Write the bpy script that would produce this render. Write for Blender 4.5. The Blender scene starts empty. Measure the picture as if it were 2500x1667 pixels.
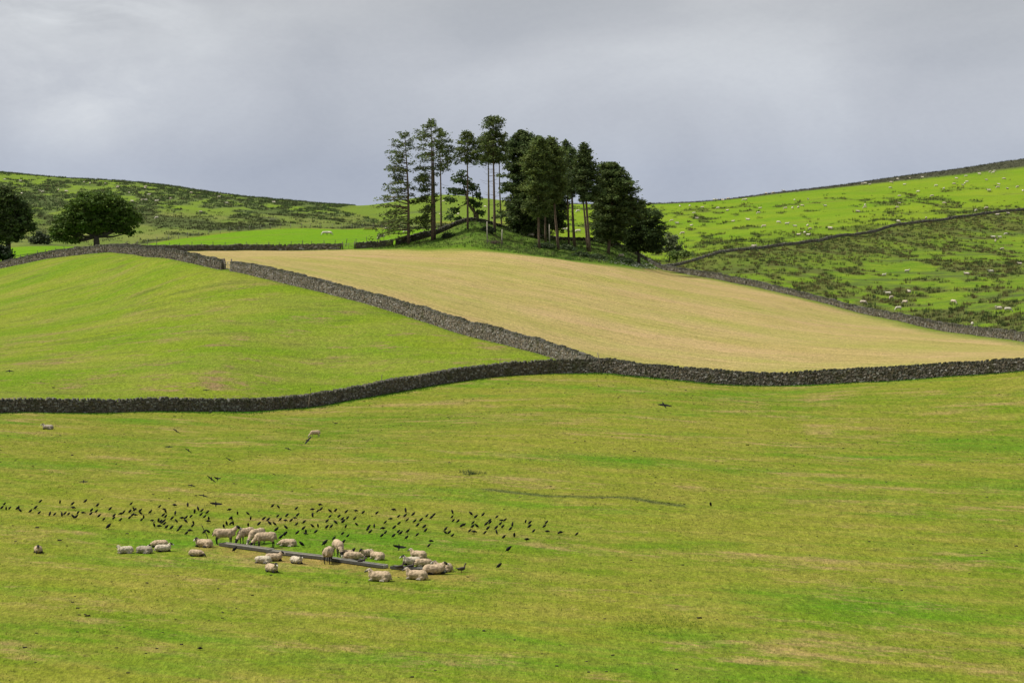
import bpy, bmesh, math, random
import numpy as np
from mathutils import Vector, Matrix, noise as mnoise
R = math.radians
S = bpy.context.scene
COL = S.collection
rng = np.random.default_rng(7)
random.seed(7)

# ------------------------------------------------------------------ camera
F = 6944.0                      # focal length in photo pixels (photo 2500 x 1667)
CX, CY, HOR = 1250.0, 833.5, 420.0
TH = math.atan((CY - HOR) / F)
CAMZ = 24.0
cam_d = bpy.data.cameras.new('camera'); cam = bpy.data.objects.new('camera', cam_d); COL.objects.link(cam)
cam_d.sensor_width = 36; cam_d.lens = 36 * F / 2500; cam_d.clip_start = 1; cam_d.clip_end = 6000
cam.location = (0, 0, CAMZ); cam.rotation_euler = (math.pi / 2 - TH, 0, 0)
S.camera = cam
# ------------------------------------------------------------------ light
SUN_AZ, SUN_EL = R(-86), R(57)          # azimuth from +Y (view direction), negative = left
W = bpy.data.worlds.new('World'); S.world = W; W.use_nodes = True
nt = W.node_tree; nt.nodes.clear()
def wn(t, **k):
    n = nt.nodes.new(t)
    for a, b in k.items(): setattr(n, a, b)
    return n
wo = wn('ShaderNodeOutputWorld'); bg = wn('ShaderNodeBackground'); nt.links.new(bg.outputs[0], wo.inputs[0])
sky = wn('ShaderNodeTexSky', sky_type='NISHITA'); sky.sun_disc = False
sky.sun_elevation = SUN_EL; sky.sun_rotation = SUN_AZ; sky.dust_density = 2
skm = wn('ShaderNodeVectorMath', operation='SCALE'); skm.inputs['Scale'].default_value = 0.035
nt.links.new(sky.outputs[0], skm.inputs[0])
tc = wn('ShaderNodeTexCoord')
mp = wn('ShaderNodeMapping'); mp.inputs['Scale'].default_value = (1, 1, 1.9); nt.links.new(tc.outputs['Generated'], mp.inputs[0])
def wnoise(scale, detail, loc, rough=.5, dist=0):
    m = wn('ShaderNodeMapping'); m.inputs['Location'].default_value = loc; nt.links.new(mp.outputs[0], m.inputs[0])
    n = wn('ShaderNodeTexNoise'); n.inputs['Scale'].default_value = scale; n.inputs['Detail'].default_value = detail
    n.inputs['Roughness'].default_value = rough; n.inputs['Distortion'].default_value = dist
    nt.links.new(m.outputs[0], n.inputs['Vector']); return n
def wramp(src, stops):
    r = wn('ShaderNodeValToRGB'); e = r.color_ramp.elements
    while len(e) < len(stops): e.new(.5)
    for i, (p, c) in enumerate(stops): e[i].position = p; e[i].color = (*c, 1)
    nt.links.new(src, r.inputs[0]); return r
def wmix(a, b, fac, mode='MIX'):
    m = wn('ShaderNodeMix', data_type='RGBA', blend_type=mode)
    for s, v in ((m.inputs[6], a), (m.inputs[7], b), (m.inputs[0], fac)):
        if hasattr(v, 'links') or hasattr(v, 'is_linked'): nt.links.new(v, s)
        else: s.default_value = v if not isinstance(v, tuple) else (*v, 1)
    return m.outputs[2]
sep = wn('ShaderNodeSeparateXYZ'); nt.links.new(tc.outputs['Generated'], sep.inputs[0])
grad = wramp(sep.outputs['Z'], [(0.0, (.178, .196, .232)), (.014, (.196, .211, .239)), (.035, (.210, .222, .244)), (.062, (.200, .208, .221)), (1, (.23, .24, .25))])
n1 = wnoise(9, 6, (1.7, .4, 1.1), .52, .5)
r1 = wramp(n1.outputs[0], [(.30, (.86, .87, .89)), (.5, (.98, .98, .985)), (.70, (1.13, 1.125, 1.11))])
c1 = wmix(grad.outputs[0], r1.outputs[0], 1.0, 'MULTIPLY')
# brighter thin patch of cloud, upper left
dotn = wn('ShaderNodeVectorMath', operation='DOT_PRODUCT')
bd = Vector(((205 - CX) / F, 1.0, (HOR - 70) / F)).normalized(); dotn.inputs[1].default_value = bd
nrm = wn('ShaderNodeVectorMath', operation='NORMALIZE'); nt.links.new(tc.outputs['Generated'], nrm.inputs[0]); nt.links.new(nrm.outputs[0], dotn.inputs[0])
n2 = wnoise(24, 5, (3.1, 2.2, .3), .55, .6)
mr = wn('ShaderNodeMapRange'); mr.inputs[1].default_value = .9988; mr.inputs[2].default_value = 1.0; mr.interpolation_type = 'SMOOTHSTEP'; nt.links.new(dotn.outputs['Value'], mr.inputs[0])
mu = wn('ShaderNodeMath', operation='MULTIPLY'); nt.links.new(mr.outputs[0], mu.inputs[0])
mr2 = wn('ShaderNodeMapRange'); mr2.inputs[1].default_value = .35; mr2.inputs[2].default_value = .7; mr2.inputs[4].default_value = .85; nt.links.new(n2.outputs[0], mr2.inputs[0]); nt.links.new(mr2.outputs[0], mu.inputs[1])
c2 = wmix(c1, (.30, .312, .325), mu.outputs[0])
n3 = wnoise(400, 1, (0, 0, 0), .5)
c3 = wmix(c2, wmix((.975, .975, .985), (1.02, 1.02, 1.02), n3.outputs[0]), 1.0, 'MULTIPLY')
c4 = wmix(skm.outputs[0], c3, .93)
nt.links.new(c4, bg.inputs[0]); bg.inputs[1].default_value = 1.0
sd = bpy.data.lights.new('sun', 'SUN'); sd.energy = 2.2; sd.angle = R(9); sd.color = (1, .95, .86)
sun = bpy.data.objects.new('sun', sd); COL.objects.link(sun)
svec = Vector((math.sin(SUN_AZ) * math.cos(SUN_EL), math.cos(SUN_AZ) * math.cos(SUN_EL), math.sin(SUN_EL)))
sun.rotation_euler = svec.to_track_quat('Z', 'Y').to_euler()
S.view_settings.view_transform = 'Standard'; S.view_settings.look = 'None'; S.view_settings.exposure = 1.4; S.view_settings.gamma = 1
S.render.engine = 'CYCLES'; S.cycles.max_bounces = 5; S.cycles.diffuse_bounces = 3

# ------------------------------------------------------------------ helpers
def tag(o, label=None, cat=None, group=None, kind=None):
    if label: o['label'] = label
    if cat: o['category'] = cat
    if group: o['group'] = group
    if kind: o['kind'] = kind
    return o
def link(o, parent=None):
    COL.objects.link(o)
    if parent: o.parent = parent
    return o
def empty(name, loc=(0, 0, 0), rz=0):
    o = bpy.data.objects.new(name, None); o.location = loc; o.rotation_euler = (0, 0, rz); o.empty_display_size = .2
    return link(o)
def mesh_np(name, V, Fc, mat, parent=None, tint=None, smooth=False, loc=None):
    """V (N,3) float, Fc (M,k) int -> one mesh object; tint (N,) or (N,3) stored as colour attribute"""
    me = bpy.data.meshes.new(name); V = np.asarray(V, np.float32); Fc = np.asarray(Fc, np.int32)
    me.vertices.add(len(V)); me.vertices.foreach_set('co', V.ravel())
    k = Fc.shape[1]; me.loops.add(Fc.size); me.loops.foreach_set('vertex_index', Fc.ravel())
    me.polygons.add(len(Fc)); me.polygons.foreach_set('loop_start', np.arange(0, Fc.size, k, dtype=np.int32))
    me.polygons.foreach_set('use_smooth', np.full(len(Fc), smooth))
    me.update(calc_edges=True)
    if tint is not None: add_col(me, 'Col', tint)
    for m in (mat if isinstance(mat, list) else [mat]): me.materials.append(m)
    o = bpy.data.objects.new(name, me); link(o, parent)
    if loc is not None: o.location = loc
    return o
def add_col(me, nm, t):
    t = np.asarray(t, np.float32)
    if t.ndim == 1: t = np.stack([t] * 3, 1)
    a = me.color_attributes.new(nm, 'FLOAT_COLOR', 'POINT')
    a.data.foreach_set('color', np.concatenate([t, np.ones((len(t), 1), np.float32)], 1).ravel())

# --- materials
def newmat(name):
    m = bpy.data.materials.new(name); m.use_nodes = True
    t = m.node_tree; b = t.nodes['Principled BSDF']; b.inputs['Roughness'].default_value = .9
    b.inputs['Specular IOR Level'].default_value = .2
    return m, t, b
class NT:
    def __init__(s, t): s.t = t
    def n(s, ty, **k):
        n = s.t.nodes.new(ty)
        for a, b in k.items(): setattr(n, a, b)
        return n
    def put(s, sock, v):
        if isinstance(v, bpy.types.NodeSocket): s.t.links.new(v, sock)
        elif isinstance(v, tuple) and len(v) == 3 and sock.type == 'RGBA': sock.default_value = (*v, 1)
        else: sock.default_value = v
    def noise(s, vec, scale, detail=3, rough=.55, dist=0):
        n = s.n('ShaderNodeTexNoise'); s.put(n.inputs['Vector'], vec); n.inputs['Scale'].default_value = scale
        n.inputs['Detail'].default_value = detail; n.inputs['Roughness'].default_value = rough; n.inputs['Distortion'].default_value = dist
        return n.outputs[0]
    def mr(s, v, a, b, c=0., d=1., smooth=False):
        n = s.n('ShaderNodeMapRange'); s.put(n.inputs[0], v)
        for i, x in zip((1, 2, 3, 4), (a, b, c, d)): n.inputs[i].default_value = x
        if smooth: n.interpolation_type = 'SMOOTHSTEP'
        return n.outputs[0]
    def mix(s, a, b, f, mode='MIX'):
        m = s.n('ShaderNodeMix', data_type='RGBA', blend_type=mode); m.clamp_result = False
        s.put(m.inputs[6], a); s.put(m.inputs[7], b); s.put(m.inputs[0], f); return m.outputs[2]
    def math(s, op, a, b=0.):
        n = s.n('ShaderNodeMath', operation=op); s.put(n.inputs[0], a); s.put(n.inputs[1], b); return n.outputs[0]
    def vmap(s, vec, scale=(1, 1, 1), rot=(0, 0, 0), loc=(0, 0, 0)):
        n = s.n('ShaderNodeMapping'); s.put(n.inputs[0], vec); n.inputs['Scale'].default_value = scale
        n.inputs['Rotation'].default_value = rot; n.inputs['Location'].default_value = loc; return n.outputs[0]
    def attr(s, name):
        n = s.n('ShaderNodeAttribute'); n.attribute_name = name; return n
    def bump(s, h, dist, strength=1.):
        n = s.n('ShaderNodeBump'); n.inputs['Strength'].default_value = strength; n.inputs['Distance'].default_value = dist
        s.put(n.inputs['Height'], h); return n.outputs[0]

def stone_mat():
    m, t, b = newmat('dry_stone'); g = NT(t); a = g.attr('Col'); co = g.n('ShaderNodeTexCoord').outputs['Object']
    lich = g.mr(g.noise(co, 3.1, 5, .7), .58, .68)
    c = g.mix(a.outputs['Color'], (.30, .30, .26), g.math('MULTIPLY', lich, .55))
    moss = g.mr(g.noise(g.vmap(co, loc=(9, 3, 1)), .9, 4, .6), .52, .66)
    c = g.mix(c, (.055, .060, .018), g.math('MULTIPLY', moss, .5))
    c = g.mix(c, g.mix((.6, .6, .6), (1.5, 1.5, 1.5), g.noise(co, 14, 3)), 1., 'MULTIPLY')
    t.links.new(c, b.inputs['Base Color']); t.links.new(g.bump(g.noise(co, 9, 4), .05), b.inputs['Normal']); return m
def tint_mat(name, trans=0., rough=.85, scale=2., lo=.75, hi=1.25, bump=0., spec=.2):
    m, t, b = newmat(name); g = NT(t); a = g.attr('Col'); co = g.n('ShaderNodeTexCoord').outputs['Object']
    n = g.noise(co, scale, 3)
    c = g.mix(a.outputs['Color'], g.mix((lo,) * 3, (hi,) * 3, g.mr(n, .3, .7)), 1., 'MULTIPLY')
    t.links.new(c, b.inputs['Base Color']); b.inputs['Roughness'].default_value = rough; b.inputs['Specular IOR Level'].default_value = spec
    if bump: t.links.new(g.bump(g.noise(co, scale * 4, 4, .7), bump), b.inputs['Normal'])
    if trans:
        tr = g.n('ShaderNodeBsdfTranslucent'); g.put(tr.inputs[0], c); mx = g.n('ShaderNodeMixShader'); mx.inputs[0].default_value = trans
        t.links.new(b.outputs[0], mx.inputs[1]); t.links.new(tr.outputs[0], mx.inputs[2])
        t.links.new(mx.outputs[0], t.nodes['Material Output'].inputs[0])
    return m
M_STONE = stone_mat()
M_LEAF = tint_mat('foliage', .34, .7, .5, .7, 1.3)
M_RUSH = tint_mat('rush_blades', .25, .8, .3, .75, 1.25)
M_BARK = tint_mat('bark', 0, .95, 3., .6, 1.4, .04)
M_WOOD = tint_mat('weathered_wood', 0, .85, 5., .7, 1.25, .01)
M_FLEECE = tint_mat('fleece', .05, .95, 7., .60, 1.25, .03, .05)
M_BODY = tint_mat('sheep_hide', 0, .8, 16., .7, 1.3, .004)
M_FEATH = tint_mat('black_feathers', 0, .75, 12., .7, 1.3, .004, .12)
M_METAL = tint_mat('galvanised_metal', 0, .6, 4., .7, 1.25, .002, .4)
M_SOIL = tint_mat('bare_soil', 0, .95, 3., .6, 1.35, .05)

# --- value noise (numpy)
_lat = rng.random((256, 256)).astype(np.float32)
def vn(x, y, seed=0):
    x = np.asarray(x, float) + seed * 17.3; y = np.asarray(y, float) + seed * 9.1
    xi = np.floor(x).astype(int); yi = np.floor(y).astype(int); fx = x - xi; fy = y - yi
    fx = fx * fx * (3 - 2 * fx); fy = fy * fy * (3 - 2 * fy)
    a = _lat[xi & 255, yi & 255]; b = _lat[(xi + 1) & 255, yi & 255]; c = _lat[xi & 255, (yi + 1) & 255]; d = _lat[(xi + 1) & 255, (yi + 1) & 255]
    return (a * (1 - fx) + b * fx) * (1 - fy) + (c * (1 - fx) + d * fx) * fy
def fbm(x, y, oct=4, seed=0):
    s = 0; a = .5; t = 0
    for i in range(oct): s = s + a * vn(x * 2 ** i, y * 2 ** i, seed + i); t += a; a *= .5
    return s / t

# ------------------------------------------------------------------ terrain: real surface fitted through surveyed points
def ray(px, py):
    dx = (px - CX) / F; dy = (CY - py) / F; den = math.cos(TH) + dy * math.sin(TH)
    return dx / den, (-math.sin(TH) + dy * math.cos(TH)) / den      # X/Y, Z/Y
def row_of(v): # Z/Y -> image row
    return CY - F * (v * math.cos(TH) + math.sin(TH)) / (math.cos(TH) - v * math.sin(TH))
NEARW = [(-250, 250, 1012, 37), (0, 253, 1008, 37), (250, 256, 1008, 36), (500, 260, 1004, 33), (600, 262, 1005, 33), (750, 268, 994, 32), (900, 276, 968, 34), (1000, 281, 950, 34), (1100, 286, 930, 34), (1250, 290, 912, 34), (1400, 290, 910, 38), (1476, 289, 909, 37)]
NEARW2 = [(1476, 289, 909, 39), (1520, 288, 912, 38), (1600, 285, 921, 35), (1750, 281, 936, 36), (1900, 279, 941, 36), (1950, 278, 940, 36), (2100, 276, 932, 36), (2300, 272, 918, 35), (2500, 268, 903, 35), (2750, 262, 885, 35)]
D2 = [(566, 385, 661, 26), (640, 376, 677, 30), (700, 368, 693, 33), (800, 357, 716, 31), (900, 347, 741, 31), (1000, 337, 772, 35), (1100, 326, 806, 39), (1200, 317, 832, 38), (1300, 309, 857, 37), (1400, 298, 884, 34), (1466, 290, 906, 30)]
D1 = [(275, 490, 616, 19), (330, 458, 620, 20), (400, 428, 628, 24), (470, 405, 641, 24), (546, 388, 658, 26)]
LEFTW = [(-250, 600, 705, 18), (0, 540, 656, 18), (60, 530, 643, 18), (100, 520, 634, 19), (150, 510, 627, 20), (210, 500, 620, 20), (275, 490, 616, 20)]
FARA = [(275, 490, 616, 19), (330, 530, 615, 18), (400, 570, 614, 16), (480, 595, 613, 15), (600, 605, 612, 16), (700, 607, 612, 16), (833, 603, 609, 16)]
MW = [(868, 603, 608, 17), (910, 604, 605, 17), (960, 605, 600, 18)]
MW2 = [(966, 606, 600, 18), (998, 607, 593, 18), (1026, 609, 585, 18), (1045, 610, 580, 16), (1080, 614, 566, 13), (1116, 618, 550, 11), (1139, 621, 542, 11), (1160, 623, 540, 9)]
BACKW = [(1160, 623, 540, 8), (1210, 632, 553, 9), (1260, 640, 568, 9), (1347, 650, 586, 10), (1475, 655, 592, 10), (1560, 662, 625, 10), (1612, 664, 652, 10)]
BW = [(1560, 664, 648, 8), (1612, 660, 658, 10), (1650, 655, 664, 13), (1720, 628, 677, 15), (1800, 600, 692, 16), (1900, 570, 713, 16), (2000, 545, 737, 14), (2100, 520, 763, 16), (2200, 490, 784, 20), (2300, 455, 807, 22), (2400, 415, 821, 22), (2500, 385, 834, 25), (2700, 340, 862, 26)]
CW = [(1612, 664, 652, 9), (1700, 690, 637, 8), (1760, 715, 620, 9), (1860, 755, 607, 9), (1960, 800, 593, 9), (2060, 850, 577, 9), (2160, 890, 559, 8), (2260, 930, 543, 8), (2360, 965, 530, 8), (2500, 1000, 515, 8), (2650, 1030, 500, 8)]
TANTOP = [(900, 597, 609), (1000, 592, 607), (1100, 582, 606), (1165, 572, 608), (1250, 560, 617), (1300, 555, 624), (1400, 560, 638), (1500, 572, 648), (1560, 590, 655)]
cons = []
for px in range(-700, 3300, 330):
    for Y in (60, 80, 100, 118, 138, 160, 180, 200, 225): cons.append((px, Y, HOR + 21 * F / Y + (6 * math.sin(px / 260.) if Y > 190 else 0)))
for L in (NEARW, NEARW2[1:], D2[:-1], D1, LEFTW[:-1], FARA[1:], MW, MW2, BACKW[1:], BW[1:], CW[1:]): cons += [c[:3] for c in L]
cons += TANTOP
cons += [(-100, 300, 915), (-100, 380, 810), (-100, 460, 735), (0, 300, 905), (0, 380, 795), (0, 460, 712), (275, 300, 888), (275, 380, 745), (275, 430, 672), (540, 300, 866), (540, 340, 768), (800, 310, 856), (1000, 310, 842),
  (700, 430, 645), (700, 500, 625), (500, 480, 628), (900, 420, 672), (900, 500, 635), (1100, 400, 718), (1100, 480, 660), (1460, 330, 846), (1460, 400, 765), (1460, 480, 695), (1700, 340, 855), (1700, 430, 765), (1700, 520, 708), (1900, 340, 862), (1900, 430, 787), (1900, 510, 739), (2250, 330, 868), (2250, 400, 823), (2500, 320, 866), (2800, 320, 870),
  (1165, 590, 585), (1165, 605, 556), (1100, 600, 585), (1050, 598, 597), (1230, 600, 590), (1290, 590, 606), (1350, 600, 604), (1400, 590, 622), (1400, 625, 603), (1450, 600, 618), (1500, 605, 632), (1500, 640, 610), (1560, 630, 645), (1290, 630, 575),
  # right hillside
  (2500, 450, 785), (2500, 550, 715), (2500, 650, 668), (2500, 760, 628), (2500, 880, 580), (2500, 1120, 470), (2500, 1250, 425), (2500, 1400, 388), (2500, 1650, 440), (2900, 450, 790), (2900, 700, 640), (2900, 1000, 480), (2900, 1400, 350), (2900, 1650, 400), (3300, 400, 840), (3300, 900, 520), (3300, 1400, 330), (3300, 1650, 380),
  (2200, 600, 706), (2200, 700, 654), (2200, 800, 605), (2200, 1050, 502), (2200, 1200, 462), (2200, 1350, 431), (2200, 1600, 470), (1900, 650, 663), (1900, 720, 626), (1900, 950, 552), (1900, 1100, 511), (1900, 1300, 470), (1900, 1550, 510),
  (1700, 800, 605), (1700, 950, 562), (1700, 1100, 524), (1700, 1280, 493), (1700, 1500, 530), (1600, 720, 640), (1600, 850, 595), (1600, 1000, 552), (1600, 1150, 515), (1600, 1260, 497), (1600, 1500, 535),
  (1400, 720, 604), (1400, 850, 576), (1400, 1000, 540), (1400, 1200, 500), (1400, 1450, 530), (1300, 720, 600), (1300, 820, 580), (1300, 950, 545), (1300, 1150, 510), (1300, 1300, 497), (1300, 1500, 530),
  (1165, 700, 592), (1165, 820, 570), (1165, 1000, 543), (1165, 1150, 512), (1165, 1300, 482), (1165, 1500, 520), (1085, 700, 590), (1085, 850, 560), (1085, 1000, 541), (1085, 1150, 510), (1085, 1300, 475), (1085, 1500, 515),
  (1000, 720, 584), (1000, 850, 560), (1000, 950, 551), (1000, 1100, 523), (1000, 1280, 486), (1000, 1500, 520), (920, 1100, 527), (920, 1250, 500), (920, 1500, 530), (850, 730, 580), (850, 850, 560), (850, 950, 540), (850, 1050, 520), (850, 1180, 504), (850, 1450, 535),
  (700, 720, 582), (700, 850, 558), (700, 930, 543), (700, 1020, 520), (700, 1180, 490), (700, 1450, 530), (540, 720, 592), (540, 830, 573), (540, 900, 551), (540, 1000, 521), (540, 1200, 474), (540, 1450, 510),
  (400, 720, 604), (400, 800, 589), (400, 880, 561), (400, 1000, 510), (400, 1230, 453), (400, 1450, 490), (275, 650, 613), (275, 760, 608), (275, 820, 596), (275, 880, 568), (275, 1000, 505), (275, 1280, 441), (275, 1500, 480),
  (100, 600, 622), (100, 700, 603), (100, 780, 594), (100, 850, 572), (100, 980, 512), (100, 1150, 462), (100, 1350, 431), (100, 1600, 470), (-50, 650, 640), (-50, 780, 600), (-50, 950, 520), (-50, 1150, 455), (-50, 1380, 416), (-50, 1600, 450), (-400, 700, 650), (-400, 900, 540), (-400, 1400, 395), (-400, 1600, 430), (-700, 500, 720), (-700, 900, 530), (-700, 1400, 380)]
def q_of(px, Y, py): return CX + F * ray(px, py)[0]
C = np.array([(q_of(*c), c[1], c[2]) for c in cons])
SA, SB = 1 / 300., 6.
def kern(d2): return .5 * d2 * np.log(d2 + 1e-9)
P = np.stack([C[:, 0] * SA, np.log(C[:, 1]) * SB], 1)
D = ((P[:, None] - P[None]) ** 2).sum(2); n = len(P)
A = np.zeros((n + 3, n + 3)); A[:n, :n] = kern(D) + np.eye(n) * .004; A[:n, n] = 1; A[:n, n + 1:] = P; A[n:, :n] = A[:n, n:].T
wts = np.linalg.solve(A, np.concatenate([C[:, 2] , [0, 0, 0]]))
GQ = np.arange(-1300, 3900, 20.); GL = np.linspace(math.log(60), math.log(1700), 460)
qq, ll = np.meshgrid(GQ, GL, indexing='ij')
pts = np.stack([np.clip(qq.ravel(), -900, 3500) * SA, ll.ravel() * SB], 1); T = np.zeros(len(pts))
for i in range(0, len(pts), 20000):
    p = pts[i:i + 20000]; d = ((p[:, None] - P[None]) ** 2).sum(2); T[i:i + 20000] = kern(d) @ wts[:n] + wts[n] + p @ wts[n + 1:]
T = T.reshape(qq.shape)
def rowf(q, Y):
    a = np.clip((q - GQ[0]) / 20., 0, len(GQ) - 1.001); b = np.clip((np.log(np.maximum(Y, 60)) - GL[0]) / (GL[1] - GL[0]), 0, len(GL) - 1.001)
    i = a.astype(int); j = b.astype(int); fa = a - i; fb = b - j
    return (T[i, j] * (1 - fa) + T[i + 1, j] * fa) * (1 - fb) + (T[i, j + 1] * (1 - fa) + T[i + 1, j + 1] * fa) * fb
def ground(X, Y):
    X = np.atleast_1d(np.asarray(X, float)); Y = np.atleast_1d(np.asarray(Y, float))
    Ys = np.maximum(Y, 97.); q = CX + F * X / Ys; py = rowf(q, Ys)
    dy = (CY - py) / F; v = (-math.sin(TH) + dy * math.cos(TH)) / (math.cos(TH) + dy * math.sin(TH))
    z = Ys * v
    z = np.where(Y < 97, np.maximum(-1.8 - .198 * Y, -21.), z)
    far = np.clip((Y - 820) / 120, 0, 1) * np.clip((1020 - Y) / 120, 0, 1) * np.clip((1000 - q) / 120, 0, 1)
    w = np.clip((Y - 100) / 40, 0, 1)
    z = z + w * (.22 * (fbm(X / 14, Y / 14, 3) - .5) + .10 * (fbm(X / 3.2, Y / 5., 2, 5) - .5)) + far * 5.0 * (fbm((X + Y * .35) / 26, Y / 60, 3, 9) - .5)
    left = np.clip((560 - q) / 300, 0, 1) * np.clip((Y - 262) / 10, 0, 1) * np.clip((430 - Y) / 60, 0, 1)
    z = z + left * .35 * (fbm(X / 9, Y / 22, 2, 21) - .5)
    rh = np.clip((q - 1600) / 200, 0, 1) * np.clip((Y - 600) / 80, 0, 1) * np.clip((1250 - Y) / 150, 0, 1)
    z = z + rh * 1.6 * (fbm(X / 22, Y / 40, 3, 31) - .5)
    return z + CAMZ
def gz(x, y): return float(ground(x, y)[0])
def hit(px, py, ymin=100., ymax=1550.):
    u, v = ray(px, py); Y = np.exp(np.linspace(math.log(ymin), math.log(ymax), 900))
    g = ground(u * Y, Y) - (CAMZ + v * Y); k = np.argmax(g >= 0)
    if g[k] < 0: k = len(Y) - 1
    if k > 0:
        t = -g[k - 1] / (g[k] - g[k - 1] + 1e-9); t = min(max(t, 0), 1); y = Y[k - 1] + (Y[k] - Y[k - 1]) * t
    else: y = Y[0]
    return Vector((u * y, y, gz(u * y, y)))
def at(px, Y, row=None):
    """point on the ground at image column px and distance Y"""
    x = Y * ray(px, 700 if row is None else row)[0]; return Vector((x, Y, gz(x, Y)))

# --- ground sheet
ys = np.concatenate([np.linspace(-120, 60, 40)[:-1], np.exp(np.linspace(math.log(60), math.log(1650), 900))])
us = np.linspace(-.275, .275, 480)
UU, YY = np.meshgrid(us, ys, indexing='ij'); XX = UU * (np.abs(YY) * .93 + 60 + 40 * np.clip((-YY) / 120, 0, 1))
ZZ = ground(XX.ravel(), YY.ravel())
V = np.stack([XX.ravel(), YY.ravel(), ZZ], 1)
nu, ny = XX.shape; idx = np.arange(nu * ny).reshape(nu, ny)
Fq = np.stack([idx[:-1, :-1].ravel(), idx[1:, :-1].ravel(), idx[1:, 1:].ravel(), idx[:-1, 1:].ravel()], 1)
def poly(L): return [(p[1] * ray(p[0], p[2] if len(p) > 2 else 600)[0], p[1]) for p in L]
def sdist(X, Y, pl):
    X = np.asarray(X, float); Y = np.asarray(Y, float)
    ins = np.zeros(X.shape, bool); d = np.full(X.shape, 1e9)
    for (x1, y1), (x2, y2) in zip(pl, pl[1:] + pl[:1]):
        c = ((y1 > Y) != (y2 > Y)) & (X < (x2 - x1) * (Y - y1) / (y2 - y1 + 1e-12) + x1); ins ^= c
        t = np.clip(((X - x1) * (x2 - x1) + (Y - y1) * (y2 - y1)) / ((x2 - x1) ** 2 + (y2 - y1) ** 2 + 1e-9), 0, 1)
        d = np.minimum(d, np.hypot(X - x1 - t * (x2 - x1), Y - y1 - t * (y2 - y1)))
    return np.where(ins, d, -d)
def pldist(X, Y, pl):
    d = np.full(np.shape(X), 1e9)
    for (x1, y1), (x2, y2) in zip(pl, pl[1:]):
        t = np.clip(((X - x1) * (x2 - x1) + (Y - y1) * (y2 - y1)) / ((x2 - x1) ** 2 + (y2 - y1) ** 2 + 1e-9), 0, 1)
        d = np.minimum(d, np.hypot(X - x1 - t * (x2 - x1), Y - y1 - t * (y2 - y1)))
    return d
PL_TAN = poly(FARA[1:] + TANTOP + BW[1:] + NEARW2[::-1] + D2[::-1][1:] + D1[::-1])
PL_LEFT = poly(LEFTW + D1[1:] + D2 + NEARW[::-1][1:])
PL_MOUND = poly([MW[0]] + MW + MW2 + BACKW[1:] + TANTOP[::-1])
PL_MEAD = poly([(-400, 640), (0, 548), (100, 530)] + FARA + MW + MW2 + [(1250, 660), (1300, 720), (1290, 830), (1100, 850), (900, 852), (800, 852), (700, 850), (620, 846), (540, 832), (450, 812), (400, 800), (330, 785), (200, 760), (100, 730), (-400, 760)])
PL_ROUGH = poly(BW + [(2900, 330), (3300, 900), (2900, 1080)] + CW[::-1])
PL_RHILL = poly(CW + [(3300, 1100), (3400, 1650), (1240, 1650), (1240, 900), (1300, 660)] + BACKW[3:])
PL_CH = poly([(905, 1000), (1240, 1000), (1240, 1650), (900, 1650), (860, 1200), (820, 1120)])
PL_MOOR = poly([(-400, 765), (100, 735), (330, 790), (400, 805), (540, 837), (700, 855), (900, 858), (1100, 856), (1240, 840), (1240, 960), (905, 1000), (820, 1120), (860, 1200), (900, 1650), (-1500, 1650), (-1500, 700)])
gx, gy = V[:, 0], V[:, 1]
def zmask(pl, w, dd=None):
    d = sdist(gx, gy, pl); return np.clip(.5 + d / (2 * w), 0, 1)
GQv = CX + F * gx / np.maximum(gy, 60)
z_tan = zmask(PL_TAN, .9); z_left = zmask(PL_LEFT, .5); z_mnd = zmask(PL_MOUND, .8); z_mead = zmask(PL_MEAD, 1.2); z_rough = zmask(PL_ROUGH, 1.); z_rh = zmask(PL_RHILL, 1.5); z_ch = zmask(PL_CH, 6); z_moor = zmask(PL_MOOR, 3)
def vegf(X, Y):
    """density of rough vegetation, 0..1, over the hills"""
    q = CX + F * X / Y
    moor = np.clip((fbm(X / 4.5, Y / 17, 3, 40) * .6 + fbm(X / 40, Y / 90, 2, 41) * .4 - .51) * 12, 0, 1) * np.clip((Y - 890 - (q - 300) * .08) / 60, 0, 1)
    top = np.clip((Y - (1300 - q * .16)) / 70, 0, 1)
    moor = np.maximum(moor, top * .9)
    bank = np.clip((fbm((X + Y * .3) / 12, Y / 45, 4, 44) - .52) * 8, 0, 1) * .8
    return moor, bank
moor_v, bank_v = vegf(gx, np.maximum(gy, 60))
crest_r = np.clip((gy - (1222 + (GQv - 1600) * .07)) / 25, 0, 1)      # heather band along right skyline
def rushf(X, Y):
    q = CX + F * X / Y
    lowc = pldist(X, Y, poly(CW))            # dense beside the wall
    lower = np.clip((fbm(X / 3.6, Y / 13, 3, 50) * .55 + fbm(X / 14, Y / 45, 3, 51) * .45 - .49) * 12, 0, 1)
    lower = np.clip(lower + np.clip((42 - lowc) / 36, 0, 1) * .8, 0, 1) * np.clip(1.25 - (q - 2350) / 700., .35, 1)
    up = np.clip((fbm(X / 5, Y / 22, 3, 60) * .6 + fbm(X / 40, Y / 90, 2, 61) * .4 - .58) * 14, 0, 1) * np.clip((1190 - Y) / 60, 0, 1)
    near = np.clip((40 - lowc) / 36, 0, 1) * np.clip((fbm(X / 9, Y / 14, 3, 62) - .36) * 5, 0, 1)
    low_l = np.clip((2080 - q) / 300, 0, 1) * np.clip((Y - 700) / 60, 0, 1) * np.clip((900 - Y) / 60, 0, 1) * np.clip((fbm(X / 10, Y / 30, 3, 64) - .42) * 6, 0, 1)
    return lower, np.maximum(np.maximum(up, near), low_l)
ru_low, ru_up = rushf(gx, np.maximum(gy, 60))
lush = np.clip(1 - pldist(gx, gy, poly(NEARW + NEARW2)) / 2.6, 0, 1)
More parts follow.
